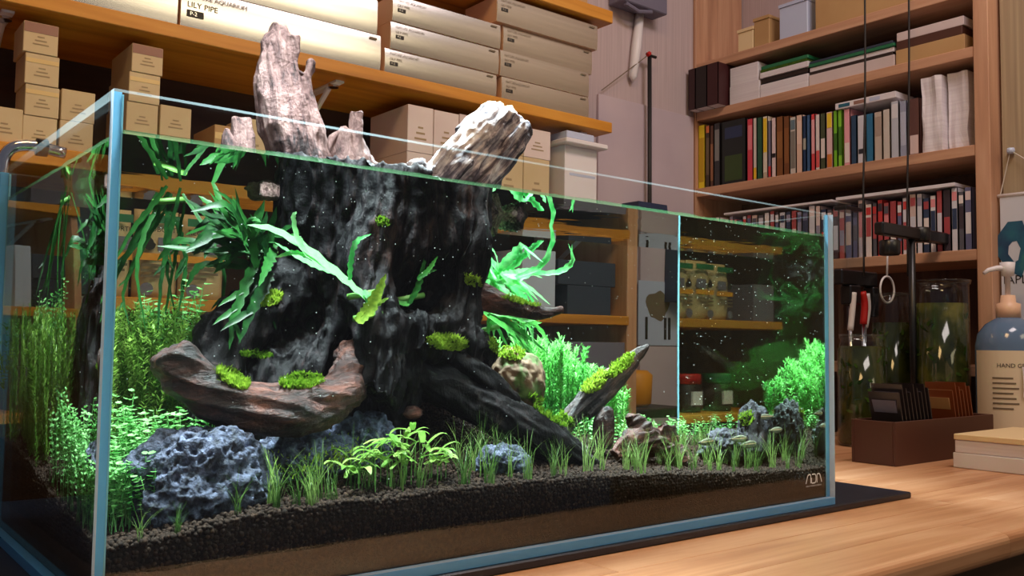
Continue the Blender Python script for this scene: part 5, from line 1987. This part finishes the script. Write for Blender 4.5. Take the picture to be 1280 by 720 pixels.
# gel bottle
gb = thing('gel_pump_bottle', 'blue-grey pump bottle of hand gel with a peach collar', 'bottle', (2.505, 0.262, TZ))
gx, gy, GK, GR = 2.505, 0.262, 1.24, 1.04
gb.location = (gx, gy, TZ)
g = latheg([(a_ * GR, b_ * GK) for a_, b_ in [(0.078, 0), (0.084, 0.008), (0.084, 0.235), (0.078, 0.262), (0.058, 0.285), (0.034, 0.298), (0.030, 0.300)]], gx, gy, TZ + 0.0005, 32)
mk('body', g[0], g[1], 'gelbottle', gb, True)
g = latheg([(a_ * GR, b_ * GK) for a_, b_ in [(0.031, 0.300), (0.031, 0.332), (0.020, 0.335), (0.018, 0.352)]], gx, gy, TZ + 0.0005, 20)
mk('collar', g[0], g[1], 'peach', gb, True)
g = latheg([(a_ * GR, b_ * GK) for a_, b_ in [(0.007, 0.352), (0.007, 0.395), (0.016, 0.397), (0.020, 0.428), (0.0, 0.430)]], gx, gy, TZ + 0.0005, 14)
mk('pump_head', g[0], g[1], 'white', gb, True)
vdir = Vector((-_r0.x, -_r0.y, 0)).normalized()
a0 = Vector((gx, gy, TZ + 0.415 * GK))
g = tubeg([a0, a0 + vdir * 0.03, a0 + vdir * 0.055 - Vector((0, 0, 0.006)), a0 + vdir * 0.068 - Vector((0, 0, 0.016))], [0.009, 0.008, 0.0065, 0.005], 10)
mk('nozzle', g[0], g[1], 'white', gb, True)
ang0 = math.atan2(CP.y - gy, CP.x - gx)


def curved(name, a0_, a1_, z0_, z1_, r, mat, parent):
    V, Fc = [], []
    n = 12
    for i in range(n + 1):
        a = ang0 + a0_ + (a1_ - a0_) * i / n
        for z in (z0_, z1_):
            V.append((gx + r * math.cos(a), gy + r * math.sin(a), z))
    for i in range(n):
        Fc.append((2 * i, 2 * i + 2, 2 * i + 3, 2 * i + 1))
    return mk(name, V, Fc, mat, parent, True)


lb = curved('paper_label', -1.2, 1.2, TZ + 0.03, TZ + 0.225 * GK, 0.0846 * GR, 'label', gb)
tv, tf = text_geo('HAND GEL', 0.0162)
mk('lettering', [(gx + 0.0886 * math.cos(ang0 + (p[0] - 0.032) / 0.0886), gy + 0.0886 * math.sin(ang0 + (p[0] - 0.032) / 0.0886), TZ + 0.232 + p[1]) for p in tv], tf, 'ink', lb)
for k in range(7):
    curved('print_line', -0.5, 0.1 + 0.08 * (k % 3), TZ + 0.200 - 0.014 * k, TZ + 0.2045 - 0.014 * k, 0.0886, 'greyink', lb)

# brown tray with packets
tr = thing('packet_tray', 'brown open box full of plastic seed packets on the table', 'tray', (2.08, 0.36, TZ))
x0, x1, y0, y1 = 1.845, 2.36, 0.245, 0.36
zt = TZ + 0.105
box('front_board', x0, x1, y0, y0 + 0.007, TZ + 0.0005, zt, 'brownbox', tr, 0.001)
box('back_board', x0, x1, y1 - 0.007, y1, TZ + 0.0005, zt, 'brownbox', tr, 0.001)
box('side_board', x0, x0 + 0.007, y0 + 0.0072, y1 - 0.0072, TZ + 0.0005, zt, 'brownbox', tr, 0.001)
box('side_board', x1 - 0.007, x1, y0 + 0.0072, y1 - 0.0072, TZ + 0.0005, zt, 'brownbox', tr, 0.001)
box('bottom_board', x0 + 0.0072, x1 - 0.0072, y0 + 0.0072, y1 - 0.0072, TZ + 0.0005, TZ + 0.007, 'brownbox', tr)
for k in range(15):
    am = k >= 9
    xx = (x0 + 0.03 + k * 0.018) if not am else (x0 + 0.30 + (k - 9) * 0.019)
    lean = 0.28
    h = 0.165 + 0.01 * ((k * 5) % 3)
    v = [(xx + lean * -z_ * 0.9, y_, TZ + 0.008 + z_) for z_ in (0, h) for y_ in (y0 + 0.015, y1 - 0.02)]
    v += [(p[0] + 0.004, p[1], p[2]) for p in v]
    v = [(p[0] + 0.055, p[1], p[2]) for p in v]
    o = mk('seed_packet', v, [(0, 1, 3, 2), (4, 6, 7, 5), (0, 4, 5, 1), (2, 3, 7, 6), (0, 2, 6, 4), (1, 5, 7, 3)], 'amber' if am else 'smoke')
    tag(o, 'amber plastic packet leaning in the brown tray' if am else 'smoky clear plastic packet leaning in the brown tray', 'packet', 'amber packets in the tray' if am else 'smoky packets in the tray')
    mk('header_card', [(p[0] - 0.0005 if i < 4 else p[0] + 0.0005, p[1] + 0.01 * (1 if p[1] < 0.30 else -1), p[2] - 0.02 if p[2] > TZ + 0.1 else p[2] + h - 0.05) if True else p for i, p in enumerate([(q[0] if q[2] > TZ + 0.1 else q[0] - lean * 0.9 * (h - 0.05), q[1], q[2]) for q in v])],
       [(0, 1, 3, 2), (4, 6, 7, 5), (0, 4, 5, 1), (2, 3, 7, 6), (0, 2, 6, 4), (1, 5, 7, 3)], 'kraft' if am else 'violetgrey', o)
dk = thing('dark_box', 'low dark brown box beside the packet tray under the jars', 'box', (1.83, 0.47, TZ))
box('body', 1.70, 1.83, 0.425, 0.50, TZ + 0.0005, TZ + 0.055, 'darkbox', dk, 0.002)
box('lid', 1.698, 1.832, 0.423, 0.502, TZ + 0.0555, TZ + 0.066, 'darkbox', dk, 0.002)

# white pads at the right
pd = [('thick white paper pad at the bottom of the pad stack', 0.036, 'white', 0.0, 0), ('white paper pad in the middle of the pad stack', 0.030, 'paper', 0.004, 0.03), ('manila folder pad on top of the pad stack', 0.014, 'manila', 0.0, 0.02)]
z = TZ + 0.0005
for lab, h, m, dx, rt in pd:
    o = box('paper_pad', 1.96 + dx, 2.30, -0.12, 0.165, z, z + h - 0.0006, m, None, 0.0015, rt)
    tag(o, lab, 'pad', 'paper pads on the table')
    if m != 'manila':
        for q in range(3):
            box('sheet_edge', 1.963 + dx, 2.297, -0.1206, 0.1656, z + h * (0.2 + 0.25 * q), z + h * (0.22 + 0.25 * q), 'paper', o, 0, rt)
    z += h

# note slip and clear blister pack leaning at the tray
n0 = onY(1213, 428, 0.245)
nt = thing('note_slip', 'crumpled white note slip taped to the gel bottle', 'note', (gx, gy, TZ + 0.16))
V, Fc = [], []
for i in range(7):
    for j in range(5):
        a = ang0 + 0.35 + 0.8 * i / 6
        r = 0.094 + 0.004 * math.sin(i * 2.1 + j) + 0.003 * (i == 6)
        V.append((gx + r * math.cos(a) * 1.0, gy + r * math.sin(a), TZ + 0.15 + 0.084 * j / 4 + 0.004 * math.sin(i)))
for i in range(6):
    for j in range(4):
        Fc.append((i * 5 + j, (i + 1) * 5 + j, (i + 1) * 5 + j + 1, i * 5 + j + 1))
mk('slip', V, Fc, 'paper', nt, True)

# acrylic hang-on box, clamp arm and tools right of the tank
ab = thing('acrylic_tube', 'clear acrylic tube with a black cap behind the tank corner', 'tube', (1.62, 0.62, 0.2))
q0, q1 = onY(1051, 262, 0.72), onY(1074, 330, 0.72)
ax0, ax1, az1, az0 = q0.x, onY(1074, 262, 0.72).x, q0.z, 0.0
box('tube', ax0, ax1, 0.70, 0.755, TZ + 0.0005, az1, 'acrylic', ab, 0.003)
box('cap', ax0 + 0.006, ax1 - 0.004, 0.705, 0.75, az1 + 0.0002, az1 + 0.014, 'black', ab, 0.003)
cl = thing('clamp_arm', 'black clamp arm reaching from the tank corner to the right', 'clamp', (1.8, 0.58, 0.3))
c0, c1 = onY(1047, 345, 0.665), onY(1092, 352, 0.665)
g = join(boxg(c0.x, c1.x, 0.65, 0.68, c0.z - 0.025, c0.z + 0.022, 0.004))
mk('arm', g[0], g[1], 'black', cl)
box('jaw', c0.x + 0.04, c0.x + 0.10, 0.645, 0.683, c0.z - 0.085, c0.z - 0.0255, 'black', cl, 0.004)
box('grip', c1.x - 0.035, c1.x - 0.002, 0.645, 0.683, c0.z - 0.12, c0.z - 0.0255, 'black', cl, 0.004)
g = tubeg([(c0.x + 0.07, 0.665, TZ), (c0.x + 0.07, 0.665, c0.z - 0.086)], 0.006, 8)
mk('post', g[0], g[1], 'steel', cl, True)
cl2 = thing('lamp_clamp', 'black lamp clamp with two knobs in front of the lower books', 'clamp', (2.3, 0.62, 0.5))
e0, e1 = onY(1098, 285, 0.50), onY(1182, 290, 0.50)
box('bar', e0.x, e1.x, 0.485, 0.515, e0.z - 0.018, e0.z + 0.018, 'black', cl2, 0.004)
for pxk, pyk in ((1112, 308), (1150, 292)):
    e = onY(pxk, pyk, 0.50)
    g = latheg([(0.026, -0.022), (0.03, -0.018), (0.03, 0.018), (0.026, 0.022)], e.x, 0.50, e.z - 0.004, 16)
    mk('knob', g[0], g[1], 'black', cl2, True)
e = onY(1140, 330, 0.50)
g = tubeg([(e.x, 0.50, e0.z), (e.x, 0.50, TZ + 0.0)], 0.010, 10)
mk('post', g[0], g[1], 'black', cl2, True)
for k, (pxk, Yk) in enumerate(((1081, 0.60), (1136, 0.56))):
    a = onY(pxk, -30, Yk)
    b = onY(pxk - 2, 250, Yk)
    c = onY(pxk - 1, 345, Yk)
    g = tubeg(crom([a, (a + b) / 2 + Vector((0.006, 0, 0)), b, c], 16), 0.0035, 6)
    tag(mk('power_cable', g[0], g[1], 'cord', None, True), ('thin dark cord hanging in front of the lime green books', 'thin dark cord hanging in front of the slate blue book')[k], 'cord', 'hanging lamp cords')
# scissors with red and white handles standing in a glass
sc_ = thing('scissors', 'plant scissors with red and white handles upright by the jar', 'scissors', (1.86, 0.645, TZ))
s0, s1 = onY(1078, 365, 0.645), onY(1082, 410, 0.645)
for nm, pts, mm, rr_ in (('handle', [s0 + Vector((0, 0, 0)), s0 + Vector((0.012, 0, -0.04)), s0 + Vector((0.004, 0, -0.10))], 'red', 0.011),
                         ('handle', [s0 + Vector((0.026, 0, -0.004)), s0 + Vector((0.032, 0, -0.05)), s0 + Vector((0.014, 0, -0.11))], 'white', 0.009),
                         ('handle', [s0 + Vector((-0.05, 0, -0.004)), s0 + Vector((-0.056, 0, -0.05)), s0 + Vector((-0.070, 0, -0.12))], 'white', 0.009)):
    g = tubeg(crom(pts, 10), rr_, 10)
    mk(nm, g[0], g[1], mm, sc_, True)
g = tubeg([s0 + Vector((0.006, 0, -0.10)), (s0.x - 0.01, 0.645, TZ + 0.001)], [0.006, 0.002], 8)
mk('blade', g[0], g[1], 'steel', sc_, True)
g = tubeg([s0 + Vector((0.015, 0, -0.11)), (s0.x - 0.004, 0.645, TZ + 0.001)], [0.006, 0.002], 8)
mk('blade', g[0], g[1], 'steel', sc_, True)
# wire ring of a net
rc = onY(1109, 362, 0.63)
ring = [rc + Vector((0.042 * math.cos(a), 0, 0.042 * math.sin(a))) for a in [2 * math.pi * k / 24 for k in range(25)]]
nw = thing('wire_hook', 'white wire loop hanging above the wide plant jar', 'hook', rc)
g = tubeg(ring, 0.0035, 6, False)
mk('loop', g[0], g[1], 'white', nw, True)
g = tubeg([rc + Vector((0, 0, 0.042)), rc + Vector((0.006, 0, 0.15))], 0.0035, 6)
mk('stem', g[0], g[1], 'white', nw, True)
